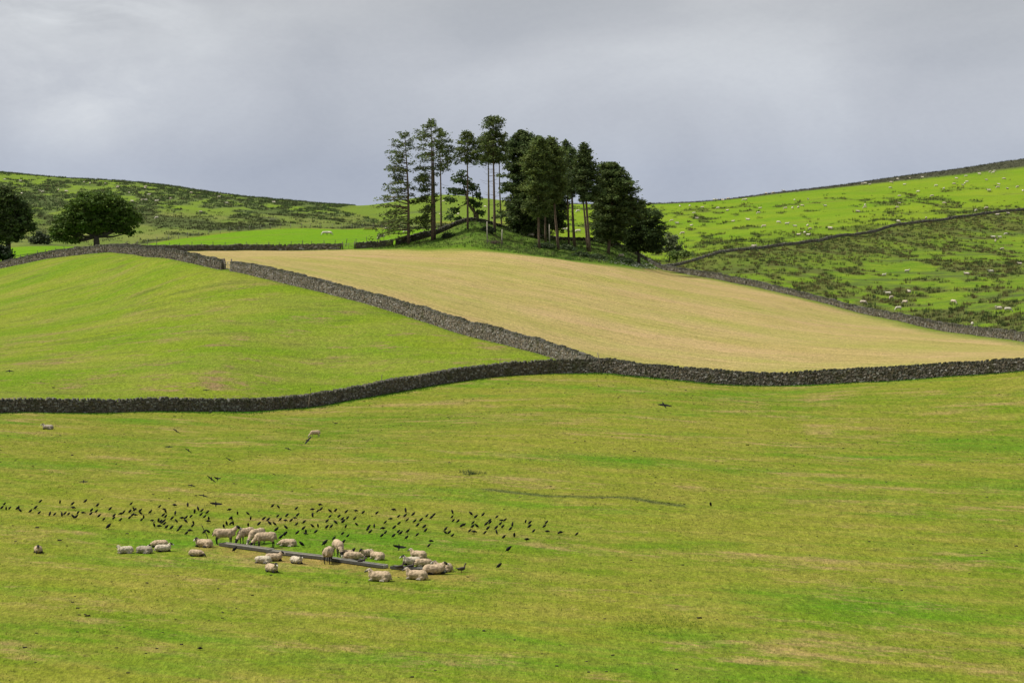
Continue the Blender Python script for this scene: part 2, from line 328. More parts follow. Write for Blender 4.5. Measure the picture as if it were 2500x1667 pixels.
lushd = np.clip(1 - pldist(gx, gy, poly(D1 + D2)) / 2.0, 0, 1) + np.clip(1 - np.minimum(np.minimum(pldist(gx, gy, poly(BW)), pldist(gx, gy, poly(FARA + MW))), pldist(gx, gy, poly(TANTOP))) / 8., 0, 1) + np.clip(1 - pldist(gx, gy, poly(LEFTW)) / 2.5, 0, 1)
def ground_mat():
    m, t, b = newmat('pasture'); g = NT(t); co = g.n('ShaderNodeTexCoord').outputs['Object']
    sp = {}
    for nm in ('A', 'B', 'C', 'D'):
        s = g.n('ShaderNodeSeparateColor'); t.links.new(g.attr(nm).outputs['Color'], s.inputs[0]); sp[nm] = s.outputs
    big = g.noise(co, .035, 4, .6, .4); med = g.noise(g.vmap(co, (1, 1, 1), loc=(30, 0, 0)), .16, 5, .62, .3)
    streak = g.noise(g.vmap(g.vmap(co, rot=(0, 0, R(35))), (.45, 1.2, 1)), .33, 5, .68)
    fine = g.noise(g.vmap(co, (1, .4, 1)), 4.2, 4, .75); grain = g.noise(g.vmap(co, (1, .3, 1)), 9, 3, .8)
    # near pasture
    c = g.mix((.088, .145, .0060), (.142, .162, .015), g.mr(big, .36, .58))
    c = g.mix(c, (.195, .176, .034), g.math('MULTIPLY', g.mr(streak, .41, .69), .9))
    c = g.mix(c, (.062, .150, .004), g.math('MULTIPLY', g.mr(g.noise(g.vmap(g.vmap(co, rot=(0, 0, R(32))), (.5, 1.2, 1), loc=(5, 77, 0)), .085, 5, .65), .50, .66), .85))
    c = g.mix(c, (.250, .175, .075), g.math('MULTIPLY', g.mr(g.noise(g.vmap(g.vmap(co, rot=(0, 0, R(32))), (.5, 1.1, 1), loc=(50, 7, 0)), .17, 7, .78), .53, .64), .75))
    dark = g.mr(g.noise(g.vmap(co, (1, .8, 1), loc=(8, 1, 0)), 1.0, 6, .8), .57, .68)
    c = g.mix(c, (.045, .050, .012), g.math('MULTIPLY', dark, .7))
    pasture = c
    # left field
    l = g.mix((.095, .165, .006), (.138, .180, .012), g.mr(g.noise(co, .05, 4, .6), .35, .62))
    l = g.mix(l, (.190, .180, .040), g.mr(g.noise(g.vmap(co, (.6, 1, 1), loc=(3, 3, 0)), .07, 7, .72), .44, .78))
    ly = g.n('ShaderNodeSeparateXYZ'); t.links.new(co, ly.inputs[0])
    l = g.mix(l, (.19, .13, .065), g.math('MULTIPLY', g.mr(g.noise(g.vmap(co, (.7, 1, 1), loc=(13, 3, 0)), .16, 7, .78), .53, .62), g.mr(ly.outputs[1], 270., 400., 1., .3)))
    l = g.mix(l, (.075, .085, .02), g.math('MULTIPLY', g.mr(g.noise(g.vmap(co, (.4, 1, 1), loc=(73, 3, 0)), .2, 6, .75), .53, .64), .5))
    c = g.mix(c, l, sp['B'][0])
    # mown hay field
    st = g.vmap(co, (1, 1, 1), rot=(0, 0, R(61.7 - 90)))
    lines = g.noise(g.vmap(st, (.9, .022, 1)), 1.2, 4, .65)
    lines2 = g.noise(g.vmap(st, (3.2, .05, 1)), 1.0, 3, .7)
    tn = g.mix((.272, .215, .078), (.335, .235, .122), g.mr(g.noise(g.vmap(st, (1, .35, 1)), .055, 5, .6), .36, .62))
    tn = g.mix(tn, (.190, .225, .030), g.math('MULTIPLY', g.mr(g.noise(g.vmap(st, (1, .3, 1), loc=(40, 9, 0)), .045, 6, .72), .40, .64), .65))
    tn = g.mix(tn, (.40, .31, .13), g.math('MULTIPLY', g.mr(lines, .45, .7), .6))
    tn = g.mix(tn, (.130, .125, .030), g.math('MULTIPLY', g.mr(lines2, .52, .66), .7))
    c = g.mix(c, tn, sp['A'][0])
    # bright meadow
    md = g.mix((.085, .185, .0035), (.120, .215, .006), g.mr(med, .35, .65))
    md = g.mix(md, (.125, .170, .02), g.mr(g.noise(g.vmap(co, (1, 1, 1), loc=(1, 44, 0)), .03, 3), .55, .75))
    c = g.mix(c, md, sp['A'][1])
    mo = g.mix((.050, .100, .011), (.095, .140, .022), g.mr(g.noise(co, .22, 5, .65), .35, .65))
    mo = g.mix(mo, (.085, .070, .035), g.math('MULTIPLY', g.mr(g.noise(g.vmap(co, loc=(4, 4, 0)), .10, 5, .65), .56, .70), .7))
    c = g.mix(c, mo, sp['A'][2])
    # rough lower right slope
    rg = g.mix((.078, .148, .008), (.135, .190, .014), g.mr(med, .35, .65))
    rg = g.mix(rg, (.060, .085, .022), g.mr(g.noise(g.vmap(co, loc=(6, 14, 0)), .04, 5, .65), .50, .64))
    rg = g.mix(rg, (.075, .078, .024), g.math('MULTIPLY', sp['D'][0], .75))
    c = g.mix(c, rg, sp['B'][1])
    rh = g.mix((.100, .180, .007), (.150, .210, .012), g.mr(g.noise(co, .02, 5, .6), .35, .65))
    rh = g.mix(rh, (.120, .150, .022), g.mr(g.noise(g.vmap(co, loc=(16, 14, 0)), .028, 6, .7), .55, .72))
    rh = g.mix(rh, (.048, .055, .016), g.math('MULTIPLY', sp['D'][1], .7))
    rh = g.mix(rh, (.050, .052, .030), sp['D'][2])
    c = g.mix(c, rh, sp['B'][2])
    ch = g.mix((.120, .175, .022), (.100, .150, .018), g.mr(med, .35, .65))
    ch = g.mix(ch, (.070, .090, .030), g.mr(g.noise(g.vmap(co, loc=(2, 14, 0)), .02, 5, .7), .56, .7))
    c = g.mix(c, ch, sp['C'][1])
    mr_ = g.mix((.125, .195, .014), (.110, .155, .026), g.mr(g.noise(co, .022, 4, .6), .35, .62))
    mr_ = g.mix(mr_, (.110, .105, .040), g.math('MULTIPLY', sp['D'][2], 0.))
    bk = g.mix((.085, .130, .020), (.135, .150, .040), g.mr(g.noise(g.vmap(co, (1, .4, 1), rot=(0, 0, R(20))), .07, 6, .7), .35, .65))
    bankm = g.attr('bank'); bs = g.n('ShaderNodeSeparateColor'); t.links.new(bankm.outputs['Color'], bs.inputs[0])
    mr_ = g.mix(mr_, bk, bs.outputs[0]); mr_ = g.mix(mr_, (.045, .060, .024), g.math('MULTIPLY', bs.outputs[1], .9))
    mr_ = g.mix(mr_, (.070, .092, .034), g.math('MULTIPLY', sp['C'][2], .8))
    c = g.mix(c, mr_, sp['C'][0])
    lsh = g.attr('lush'); ls = g.n('ShaderNodeSeparateColor'); t.links.new(lsh.outputs['Color'], ls.inputs[0])
    c = g.mix(c, (.030, .105, .004), g.mr(g.math('ADD', ls.outputs[0], g.math('MULTIPLY', g.math('SUBTRACT', med, .5), .8)), .35, .8))
    c = g.mix(c, (.075, .135, .008), g.math('MULTIPLY', g.mr(g.math('ADD', ls.outputs[1], g.math('MULTIPLY', g.math('SUBTRACT', med, .5), .8)), .3, .9), .8))
    c = g.mix(c, (.050, .056, .034), ls.outputs[2])
    c = g.mix(c, (.235, .150, .050), g.math('MULTIPLY', g.mr(g.math('ADD', bs.outputs[2], g.math('MULTIPLY', g.math('SUBTRACT', g.noise(g.vmap(co, loc=(1, 6, 2)), 1.1, 4, .7), .5), 1.9)), .4, .95), .55))
    rag = g.noise(g.vmap(co, (1, .26, 1), loc=(3, 9, 0)), 2.6, 4, .8); v = g.mix((.60, .62, .58), (1.42, 1.40, 1.40), g.mr(rag, .36, .64)); c = g.mix(c, v, .5, 'MULTIPLY')
    v = g.mix((.62, .62, .60), (1.42, 1.42, 1.35), g.mr(fine, .32, .68)); c = g.mix(c, v, .6, 'MULTIPLY')
    v2 = g.mix((.55, .58, .55), (1.45, 1.42, 1.4), g.mr(grain, .3, .7)); c = g.mix(c, v2, .65, 'MULTIPLY')
    t.links.new(c, b.inputs['Base Color']); b.inputs['Roughness'].default_value = 1.; b.inputs['Specular IOR Level'].default_value = .05
    h = g.math('ADD', g.math('MULTIPLY', rag, .9), g.math('ADD', g.math('MULTIPLY', grain, .35), g.math('MULTIPLY', med, .9)))
    t.links.new(g.bump(h, .22, .8), b.inputs['Normal'])
    return m
G = mesh_np('ground', V, Fq, ground_mat(), smooth=True); tag(G, kind='structure')
add_col(G.data, 'A', np.stack([z_tan, z_mead, z_mnd], 1)); add_col(G.data, 'B', np.stack([z_left, z_rough, z_rh], 1))
add_col(G.data, 'C', np.stack([z_moor, z_ch, moor_v], 1)); add_col(G.data, 'D', np.stack([ru_low, ru_up, crest_r], 1))
bankz = np.clip((1000 + (GQv - 300) * .10 - gy) / 60, 0, 1)
scar = np.clip(1.3 - ((GQv - 652) / 34.) ** 2 - ((gy - 955) / 22.) ** 2, 0, 1) * (fbm(gx / 6, gy / 6, 3, 77) > .42)
tl_ = [hit(*p_) for p_ in ((520, 1334), (661, 1352), (797, 1370), (941, 1392), (1110, 1406))]
worn = np.clip(1.25 - pldist(gx, gy, [(p.x, p.y - .5) for p in tl_]) / 2.2, 0, 1)
add_col(G.data, 'bank', np.stack([bankz, bank_v, worn], 1))
strip = poly([(1190, 188.0, 1199), (1290, 185.5, 1206), (1340, 184.0, 1211), (1440, 183.6, 1212), (1540, 183.0, 1213), (1600, 180.5, 1220), (1660, 179.0, 1226)])
soil = np.clip(1.2 - pldist(gx, gy, strip) / .55, 0, 1) * .8
mtl = [(x, y) for x, y in [(0, 0)]]
add_col(G.data, 'lush', np.stack([lush * (gy < 292), np.clip(lushd, 0, 1), np.clip(soil + scar * .8, 0, 1)], 1))

# ------------------------------------------------------------------ dry-stone walls
def resample(pts, n_per_m=1.):
    P_ = [at(p[0], p[1], p[2]) for p in pts]; H = [p[3] / F * p[1] for p in pts]
    out = []; 
    ln = [0]
    for a, b in zip(P_, P_[1:]): ln.append(ln[-1] + (b.xy - a.xy).length)
    L = ln[-1]; n_ = max(2, int(L * n_per_m)); s = np.linspace(0, L, n_)
    x = np.interp(s, ln, [p.x for p in P_]); y = np.interp(s, ln, [p.y for p in P_])
    k = 7 if n_ > 20 else 1                       # round the corners of the survey line
    if k > 1:
        xs, ys_ = x.copy(), y.copy()
        for i in range(n_):
            r = min(k, i, n_ - 1 - i); xs[i] = x[i - r:i + r + 1].mean(); ys_[i] = y[i - r:i + r + 1].mean()
        x, y = xs, ys_
    h = np.interp(s, ln, H); return s, x, y, ground(x, y), h
BOXF = np.array([[0, 1, 3, 2], [4, 6, 7, 5], [0, 4, 5, 1], [2, 3, 7, 6], [0, 2, 6, 4], [1, 5, 7, 3]])
def boxes_to_mesh(B): # B list of (8,3)
    Vv = np.concatenate(B); Fv = (BOXF[None] + 8 * np.arange(len(B))[:, None, None]).reshape(-1, 4); return Vv, Fv
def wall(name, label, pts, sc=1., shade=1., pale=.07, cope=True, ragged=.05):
    s, x, y, z, h = resample(pts, 1.)
    h = h * .93 * (1 + .22 * (fbm(s / 3.2 + len(label), s * 0, 3, 12) - .5) + .10 * (fbm(s / .9, s * 0 + 3, 2, 13) - .5)); L = s[-1]; tx = np.gradient(x, s); ty = np.gradient(y, s)
    def fr(q): return (np.interp(q, s, x), np.interp(q, s, y), np.interp(q, s, z), np.interp(q, s, h), np.interp(q, s, tx), np.interp(q, s, ty))
    base = empty(name, (x[0], y[0], z[0])); o0 = np.array([x[0], y[0], z[0]])
    B, Cc = [], []
    # body: courses of stones running through the wall
    ch = .17 * sc; hm = h.max()
    def stone(q0, q1, za, zb, thk, jit, tilt=0):
        out = []
        for q in (q0, q1):
            X, Y, Z, H_, a, b = fr(q); l = math.hypot(a, b) or 1; a /= l; b /= l
            for zz in (za, zb):
                for sd_ in (-1, 1):
                    w = thk * sd_; dq = tilt * (zz - za)
                    out.append((X - b * w + a * dq + random.gauss(0, jit), Y + a * w + b * dq + random.gauss(0, jit), Z + zz + random.gauss(0, jit * .6)))
        return np.array(out) - o0
    zc = -.12; row = 0
    while zc < hm:
        q = random.random() * .2
        while q < L - .1:
            l = random.uniform(.14, .42) * sc; q1 = min(q + l, L); H_ = np.interp(q, s, h) - (.24 * min(sc, 1.4) if cope else 0)
            if zc < H_:
                t = max(0, zc) / max(H_, .3); thk = (.37 - .12 * t) + random.uniform(-.02, .05)
                B.append(stone(q + .012, q1 - .012, zc, min(zc + ch * random.uniform(.80, .98), H_ + random.uniform(-ragged, ragged)), thk, .028 * sc))
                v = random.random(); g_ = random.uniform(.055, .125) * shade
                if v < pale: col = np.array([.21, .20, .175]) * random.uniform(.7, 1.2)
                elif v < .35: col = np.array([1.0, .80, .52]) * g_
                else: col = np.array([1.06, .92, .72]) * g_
                Cc.append(col)
            q = q1
        zc += ch; row += 1
    Vv, Fv = boxes_to_mesh(B); mesh_np('wall_stones', Vv, Fv, M_STONE, base, np.repeat(np.array(Cc), 8, 0))
    # dark hearting inside
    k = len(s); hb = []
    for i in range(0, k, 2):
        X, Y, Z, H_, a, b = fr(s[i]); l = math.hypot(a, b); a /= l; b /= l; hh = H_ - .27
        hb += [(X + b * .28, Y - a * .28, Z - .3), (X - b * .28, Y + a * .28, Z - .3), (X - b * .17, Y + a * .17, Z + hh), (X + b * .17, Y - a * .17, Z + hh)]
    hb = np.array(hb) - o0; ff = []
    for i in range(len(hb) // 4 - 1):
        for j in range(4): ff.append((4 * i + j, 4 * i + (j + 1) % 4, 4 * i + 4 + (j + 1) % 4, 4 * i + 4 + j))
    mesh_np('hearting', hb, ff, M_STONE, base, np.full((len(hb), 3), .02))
    if cope:
        B, Cc = [], []; q = 0.02
        while q < L - .08:
            l = random.uniform(.07, .17) * sc; H_ = np.interp(q, s, h)
            if random.random() > .04:
                B.append(stone(q, q + l, H_ - .25 * min(sc, 1.4), H_ + random.uniform(-.08, .10), .24 + random.uniform(-.03, .05), .02 * sc, random.gauss(.12, .28)))
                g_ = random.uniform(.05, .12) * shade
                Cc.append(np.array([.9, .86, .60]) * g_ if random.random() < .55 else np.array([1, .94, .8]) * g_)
            q += l + .012
        Vv, Fv = boxes_to_mesh(B); mesh_np('coping', Vv, Fv, M_STONE, base, np.repeat(np.array(Cc), 8, 0))
    tag(base, label, 'stone wall', 'dry stone walls between the fields')
    return base
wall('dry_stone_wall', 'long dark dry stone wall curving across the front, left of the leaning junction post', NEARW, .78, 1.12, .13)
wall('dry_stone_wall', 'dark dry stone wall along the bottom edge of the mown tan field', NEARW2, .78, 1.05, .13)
wall('dry_stone_wall', 'grey dry stone wall running diagonally down between green field and mown tan field', D2, .85, 1.5, .16)  # stones coloured paler to make up for weaker sun on this wall face
wall('dry_stone_wall', 'short grey dry stone wall curving from the hilltop corner to the field gateway', D1, 1.2, 1.15, .10)
wall('dry_stone_wall', 'dry stone wall along the left brow, below the spreading round tree', LEFTW, 1.3, 1.2, .08)
wall('dry_stone_wall', 'low dry stone wall behind the mown field, running right to the metal gate', FARA, 1.4, 1.3, .10)
wall('dry_stone_wall', 'short dry stone wall just right of the metal gate', MW, 1.4, 1.1, .06)
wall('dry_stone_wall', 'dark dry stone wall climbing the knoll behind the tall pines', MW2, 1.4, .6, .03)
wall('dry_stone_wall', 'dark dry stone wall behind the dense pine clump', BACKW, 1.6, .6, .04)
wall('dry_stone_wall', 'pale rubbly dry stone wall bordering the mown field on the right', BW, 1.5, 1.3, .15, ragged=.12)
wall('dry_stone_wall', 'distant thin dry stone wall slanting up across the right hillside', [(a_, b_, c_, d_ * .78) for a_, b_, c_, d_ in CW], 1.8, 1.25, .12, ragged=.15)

# ------------------------------------------------------------------ sticks, posts, gates, fences
def tube(pts, rad, nseg=6):
    """tapered tube through points; returns V,F"""
    pts = [Vector(p) for p in pts]; Vv = []; Fv = []
    for i, p in enumerate(pts):
        d = (pts[min(i + 1, len(pts) - 1)] - pts[max(i - 1, 0)]).normalized()
        a = d.orthogonal().normalized() if abs(d.z) > .99 else d.cross(Vector((0, 0, 1))).normalized(); b = d.cross(a)
        for k in range(nseg):
            t = 2 * math.pi * k / nseg; Vv.append(p + (a * math.cos(t) + b * math.sin(t)) * rad[i])
    for i in range(len(pts) - 1):
        for k in range(nseg): Fv.append((i * nseg + k, i * nseg + (k + 1) % nseg, (i + 1) * nseg + (k + 1) % nseg, (i + 1) * nseg + k))
    o = len(Vv); Vv += [pts[0], pts[-1]]
    for k in range(nseg): Fv.append((o, (k + 1) % nseg, k, k)); m_ = (len(pts) - 1) * nseg; Fv.append((o + 1, m_ + k, m_ + (k + 1) % nseg, m_ + (k + 1) % nseg))
    return np.array([tuple(v) for v in Vv]), [tuple(f) for f in Fv]
def tubes_mesh(name, tl, mat, parent=None, col=(.1, .08, .06), loc=None):
    bm = bmesh.new()
    for p, r, n_ in tl:
        Vv, Fv = tube(p, r, n_); vs = [bm.verts.new(v) for v in Vv]
        for f in Fv:
            u_ = []; [u_.append(i) for i in f if i not in u_]
            try: bm.faces.new([vs[i] for i in u_])
            except ValueError: pass
    me = bpy.data.meshes.new(name); bm.to_mesh(me); bm.free(); me.materials.append(mat)
    add_col(me, 'Col', np.tile(np.array(col, np.float32), (len(me.vertices), 1)))
    for p in me.polygons: p.use_smooth = True
    o = bpy.data.objects.new(name, me); link(o, parent)
    if loc is not None: o.location = loc
    return o
def px_pt(px, py, Y): u, v = ray(px, py); return Vector((u * Y, Y, CAMZ + v * Y))
def post(name, label, cat, p0, p1, Y, r=.05, col=(.12, .10, .08), grp=None):
    a = px_pt(*p0, Y); b = px_pt(*p1, Y); a.z = min(a.z, gz(a.x, a.y) + .02) if cat != 'x' else a.z
    o = tubes_mesh(name, [([(0, 0, -.15), tuple((b - a) * .5), tuple(b - a)], [r, r * .95, r * .85], 7)], M_WOOD, None, col, a)
    return tag(o, label, cat, grp)
post('leaning_post', 'thin leaning wooden post standing in front of the dark wall, left of centre', 'post', (752, 996), (759, 948), 267, .045, (.20, .17, .13), 'posts beside the front wall')
post('leaning_post', 'crooked leaning post where the diagonal wall meets the front wall', 'post', (1470, 906), (1459, 861), 288, .05, (.16, .13, .10), 'posts beside the front wall')
post('thin_post', 'short dark stake poking above the front wall, far left of the junction', 'post', (932, 935), (932, 915), 279, .035, (.10, .08, .06), 'posts beside the front wall')
post('thin_post', 'upright stake behind the front wall just left of the diagonal wall foot', 'post', (1220, 900), (1221, 873), 293, .035, (.10, .08, .06), 'posts beside the front wall')
post('thin_post', 'thin stake against the front wall between the two taller stakes', 'post', (1025, 944), (1026, 915), 281, .03, (.14, .12, .09), 'posts beside the front wall')
t0 = hit(510, 1319)
o = tubes_mesh('leaning_stick', [([(0, 0, -.1), (-.12, 0, .32), (-.27, .05, .58), (-.38, .05, .80), (-.42, .05, .88)], [.025, .028, .026, .022, .014], 6), ([(-.36, .05, .76), (-.34, .04, .86)], [.012, .006], 5)], M_WOOD, None, (.06, .05, .04), t0)
tag(o, 'crooked dark stick leaning left, stuck in the grass behind the first trough', 'stick')
def gate(label, pL, pR, YL, YR, h, bars, col, grp=None):
    a = at(pL, YL, 610); b = at(pR, YR, 610); root = empty('field_gate', a)
    d = b - a; w = d.length
    for k, nm in ((0, a), (1, b)):
        p = nm - a; tubes_mesh('gate_post', [([p + Vector((0, 0, -.2)), p + Vector((0, 0, h + .45))], [.10, .09], 8)], M_WOOD, root, (.11, .09, .07))
    for i in range(bars):
        z = .18 + i * (h - .18) / (bars - 1); tubes_mesh('bar', [([d * .05 + Vector((0, 0, z)), d * .95 + Vector((0, 0, z))], [.035, .035], 6)], M_METAL, root, col)
    tubes_mesh('brace', [([d * .05 + Vector((0, 0, .18)), d * .5 + Vector((0, 0, h)), d * .95 + Vector((0, 0, .18))], [.03, .03, .03], 6)] + [([d * f + Vector((0, 0, .1)), d * f + Vector((0, 0, h + .04))], [.035, .035], 6) for f in (.05, .5, .95)], M_METAL, root, col)
    return tag(root, label, 'gate', grp)
gate('grey metal five-bar gate in the low wall behind the mown field', 836, 866, 603, 603, 1.2, 5, (.16, .16, .14), 'field gates in wall gaps')
gate('small pale gate filling the gap at the top of the diagonal wall', 547, 565, 388, 386, 1.1, 4, (.20, .18, .14), 'field gates in wall gaps')
def fence(label, pts, hgt, spacing_px, col, wcol, r=.07):
    """pts (px,Y)"""
    a0 = at(pts[0][0], pts[0][1], 600); root = empty('wire_fence', a0)
    pxs = np.arange(pts[0][0], pts[-1][0] + 1, spacing_px); Ys = np.interp(pxs, [p[0] for p in pts], [p[1] for p in pts]); tops = []
    proto = tubes_mesh('fence_post', [([(0, 0, -.2), (0, 0, hgt)], [r, r * .9], 6)], M_WOOD, root, col)
    for i, (px, Y) in enumerate(zip(pxs, Ys)):
        p = at(px + random.uniform(-3, 3), Y, 600) - a0
        o = proto if i == 0 else proto.copy()
        if i: COL.objects.link(o); o.parent = root
        o.location = p; o.rotation_euler = (random.gauss(0, .05), random.gauss(.03, .07), 0); o.scale = (1, 1, random.uniform(.88, 1.12)); tops.append(p)
    tubes_mesh('wire', [([p + Vector((0, 0, hgt * f)) for p in tops], [.012] * len(tops), 4) for f in (.45, .7, .92)], M_METAL, root, wcol)
    return tag(root, label, 'fence', 'wire fences around the bright meadow')
fence('wire fence with dark posts along the grassy bank at the far left', [(25, 560), (90, 556), (160, 560), (236, 566)], 1.35, 22, (.05, .045, .04), (.08, .08, .08))
fence('wire fence with dark posts just behind the low wall of the mown field', [(330, 560), (400, 590), (480, 612), (700, 622), (830, 618), (930, 622)], 1.7, 27, (.06, .05, .045), (.08, .08, .08))
fence('distant wire fence with pale posts along the far edge of the bright meadow', [(285, 780), (400, 804), (540, 834), (700, 853), (900, 855), (1130, 850)], 1.5, 25, (.17, .16, .13), (.12, .12, .11))

# ------------------------------------------------------------------ foliage primitives
def leaves(cent, size, col, elong=1.6, up=0.):
    """cent (N,3), size (N,), col (N,3) -> triangles with random orientation"""
    n_ = len(cent); a = rng.normal(size=(n_, 3)); a[:, 2] *= (1 - up); a /= np.linalg.norm(a, axis=1)[:, None] + 1e-9
    b = rng.normal(size=(n_, 3)); b -= (b * a).sum(1)[:, None] * a; b /= np.linalg.norm(b, axis=1)[:, None] + 1e-9
    s = size[:, None]; c = np.asarray(cent)
    Vv = np.stack([c - a * s * .5 * elong, c + b * s * .5 + a * s * .1, c + a * s * .5 * elong - b * s * .1, c - b * s * .45 - a * s * .05], 1).reshape(-1, 3)
    Fv = np.arange(n_ * 4).reshape(-1, 4); return Vv, Fv, np.repeat(col, 4, 0)
def blades(bases, hts, rad, nb, col, lean=.35, wid=.09):
    """rush tussocks: nb upright pointed blades per base"""
    n_ = len(bases); B = np.repeat(bases, nb, 0); H = np.repeat(hts, nb) * rng.uniform(.6, 1.1, n_ * nb); Rr = np.repeat(rad, nb)
    az = rng.uniform(0, 2 * np.pi, n_ * nb); rr = Rr * np.sqrt(rng.random(n_ * nb))
    off = np.stack([np.cos(az) * rr, np.sin(az) * rr, np.full(n_ * nb, -.06)], 1); b0 = B + off
    tip = B + off + np.stack([np.cos(az) * H * lean * rng.random(n_ * nb), np.sin(az) * H * lean * rng.random(n_ * nb), H], 1)
    wa = rng.uniform(0, np.pi, n_ * nb); w = np.stack([np.cos(wa), np.sin(wa), 0 * wa], 1) * (wid * H)[:, None]
    Vv = np.stack([b0 - w, b0 + w, tip], 1).reshape(-1, 3); Fv = np.arange(n_ * nb * 3).reshape(-1, 3)
    cc = np.repeat(np.repeat(col, nb, 0) * rng.uniform(.7, 1.3, (n_ * nb, 1)), 3, 0); return Vv, Fv, cc

# ------------------------------------------------------------------ trees
def trunk_tubes(pts, r0, r1): 
    n_ = len(pts); return (pts, [r0 * (1 - i / (n_ - 1)) ** .85 + r1 for i in range(n_)], 8)
def pine(label, base, top, prof, nbr=60, pads=4, per=14, tw=6., bend=0., pad=(.78, .38), leaf=.24, col=(.080, .118, .036), dead=0, Y=None, up=.2, second=None, gap=.35, grp='tall pines on the knoll', name='pine_tree', cat='pine tree'):
    """base, top (px,py); prof rows of (py, left px, right px)"""
    p0 = hit(base[0], base[1], 540, 700) if Y is None else at(base[0], Y, base[1])
    base = (base[0], row_of((p0.z - CAMZ) / p0.y)); Yb = p0.y; k = Yb / F
    root = empty(name, p0); H = (base[1] - top[1]) * k; dxt = (top[0] - base[0]) * k
    def tr(z):
        t = z / H; return Vector((dxt * t + bend * k * math.sin(math.pi * t), .0, z))
    tp = [tr(H * i / 9.) for i in range(10)]; tp[0].z = -.4; r0 = tw * k / 2
    rows = [p[0] for p in prof]; Ls = [p[1] for p in prof]; Rs = [p[2] for p in prof]
    twl = [trunk_tubes(tp, r0, .03)]
    if second: 
        sp = [v + Vector((second[0] * k * (1 - i / 9.) + second[1] * k * i / 9., .6, 0)) for i, v in enumerate(tp[:9])]; twl.append(trunk_tubes(sp, r0 * .8, .03))
    cz = []; cs = []; cc = []; bt = []
    ga = random.uniform(0, 6)
    for i in range(nbr):
        f = (i + random.random()) / nbr; row = rows[0] + f * (rows[-1] - rows[0]); z = (base[1] - row) * k
        ga += 2.4 + random.uniform(-.5, .5); az = ga
        wl = 1.25 * np.interp(row, rows, Ls) * k; wr = 1.25 * np.interp(row, rows, Rs) * k
        if wl > 1.8 * wr and random.random() < .6: az = math.pi + random.gauss(0, .55)
        elif wr > 1.8 * wl and random.random() < .6: az = random.gauss(0, .55)
        cxa = math.cos(az)
        wm = (wl + wr) / 2 * .85; ln = (wr if cxa > 0 else wl) * abs(cxa) + wm * (1 - abs(cxa)); ln *= random.uniform(.75, 1.28)
        if ln < .25: ln = .25
        tilt = up * (1 - f) + random.uniform(-.26, .30) - .20 * f
        s0 = tr(min(z, H * .985)); mid = s0 + Vector((math.cos(az) * ln * .5, math.sin(az) * ln * .5, ln * .5 * tilt + .03 * ln))
        e = s0 + Vector((math.cos(az) * ln, math.sin(az) * ln, ln * tilt - .10 * ln * f)); bt.append(([s0, mid, e], [.028 + .016 * ln, .02 + .008 * ln, .012], 4))
        npd = max(1, int(round(pads * min(1.9, .4 + ln / 2.6))))
        for j in range(npd):
            t = gap + (1 - gap) * (j + random.random()) / npd; c = s0.lerp(mid, t * 2) if t < .5 else mid.lerp(e, t * 2 - 1)
            side = random.gauss(0, .18 * ln); c = c + Vector((-math.sin(az) * side, math.cos(az) * side, random.uniform(0, .25)))
            rr = pad[0] * random.uniform(.6, 1.25) * min(1., .45 + ln / 3.); g_ = random.uniform(.6, 1.45)
            kk = max(4, int(1.35 * per * random.uniform(.6, 1.3)))
            q = rng.normal(size=(kk, 3)) * np.array([rr * .5, rr * .5, pad[1] * .6]); cz.append(q + np.array(c)); cs.append(rng.uniform(.6, 1.25, kk) * leaf)
            cc.append(np.tile(np.array(col) * g_ * (1 + np.array([.35, .12, -.1]) * random.random()), (kk, 1)) * rng.uniform(.75, 1.25, (kk, 1)))
    for i in range(dead):
        row = random.uniform(rows[-1] - 6, rows[-1] + (base[1] - rows[-1]) * .55); z = (base[1] - row) * k; az = random.uniform(0, 6.28); ln = random.uniform(.6, 2.6)
        s0 = tr(z) - Vector((math.cos(az), math.sin(az), 0)) * r0 * .5; e = s0 + Vector((math.cos(az) * ln, math.sin(az) * ln, random.uniform(-.3, .35) * ln)); m_ = s0.lerp(e, .5) + Vector((0, 0, -.08 * ln)); bt.append(([s0, m_, e], [.03, .022, .012], 4))
    tubes_mesh('trunk', twl + bt, M_BARK, root, (.115, .082, .056))
    Vv, Fv, ct = leaves(np.concatenate(cz), np.concatenate(cs), np.concatenate(cc), 2.1, .55); mesh_np('crown', Vv, Fv, M_LEAF, root, ct)
    return tag(root, label, cat, grp)
pine('tall sparse pine at the left end of the knoll, boughs reaching left', (997, 597), (988, 325), [(326, 4, 4), (334, 18, 13), (350, 24, 18), (372, 30, 15), (400, 36, 17), (430, 34, 18), (450, 40, 14), (470, 45, 12), (492, 62, 12), (505, 66, 10), (530, 52, 6), (552, 84, 4), (575, 60, 3)], 68, 4, 12, 7, 4, leaf=.23, gap=.30)
pine('tall full-crowned pine with twin trunks, second from the left on the knoll', (1056, 587), (1053, 293), [(294, 3, 3), (306, 12, 10), (320, 22, 20), (340, 30, 26), (370, 33, 28), (400, 32, 28), (425, 32, 14), (450, 30, 6), (475, 26, 14), (490, 32, 3), (520, 30, 1), (552, 26, 1)], 78, 4, 13, 8, 1, second=(5, 3))
pine('slim bare-stemmed pine with right-hand boughs beside the twin-trunk pine', (1077, 564), (1073, 318), [(318, 3, 4), (330, 5, 14), (345, 5, 20), (365, 4, 26), (385, 3, 22), (405, 3, 20), (415, 2, 9)], 30, 4, 10, 4.5, 1, dead=16)
pine('slender pine with a small pointed crown in the gap of the knoll clump', (1142, 560), (1141, 322), [(322, 2, 2), (330, 10, 9), (345, 16, 14), (360, 25, 20), (378, 30, 26), (392, 15, 20), (398, 6, 4)], 46, 4, 14, 5, 0, dead=30)
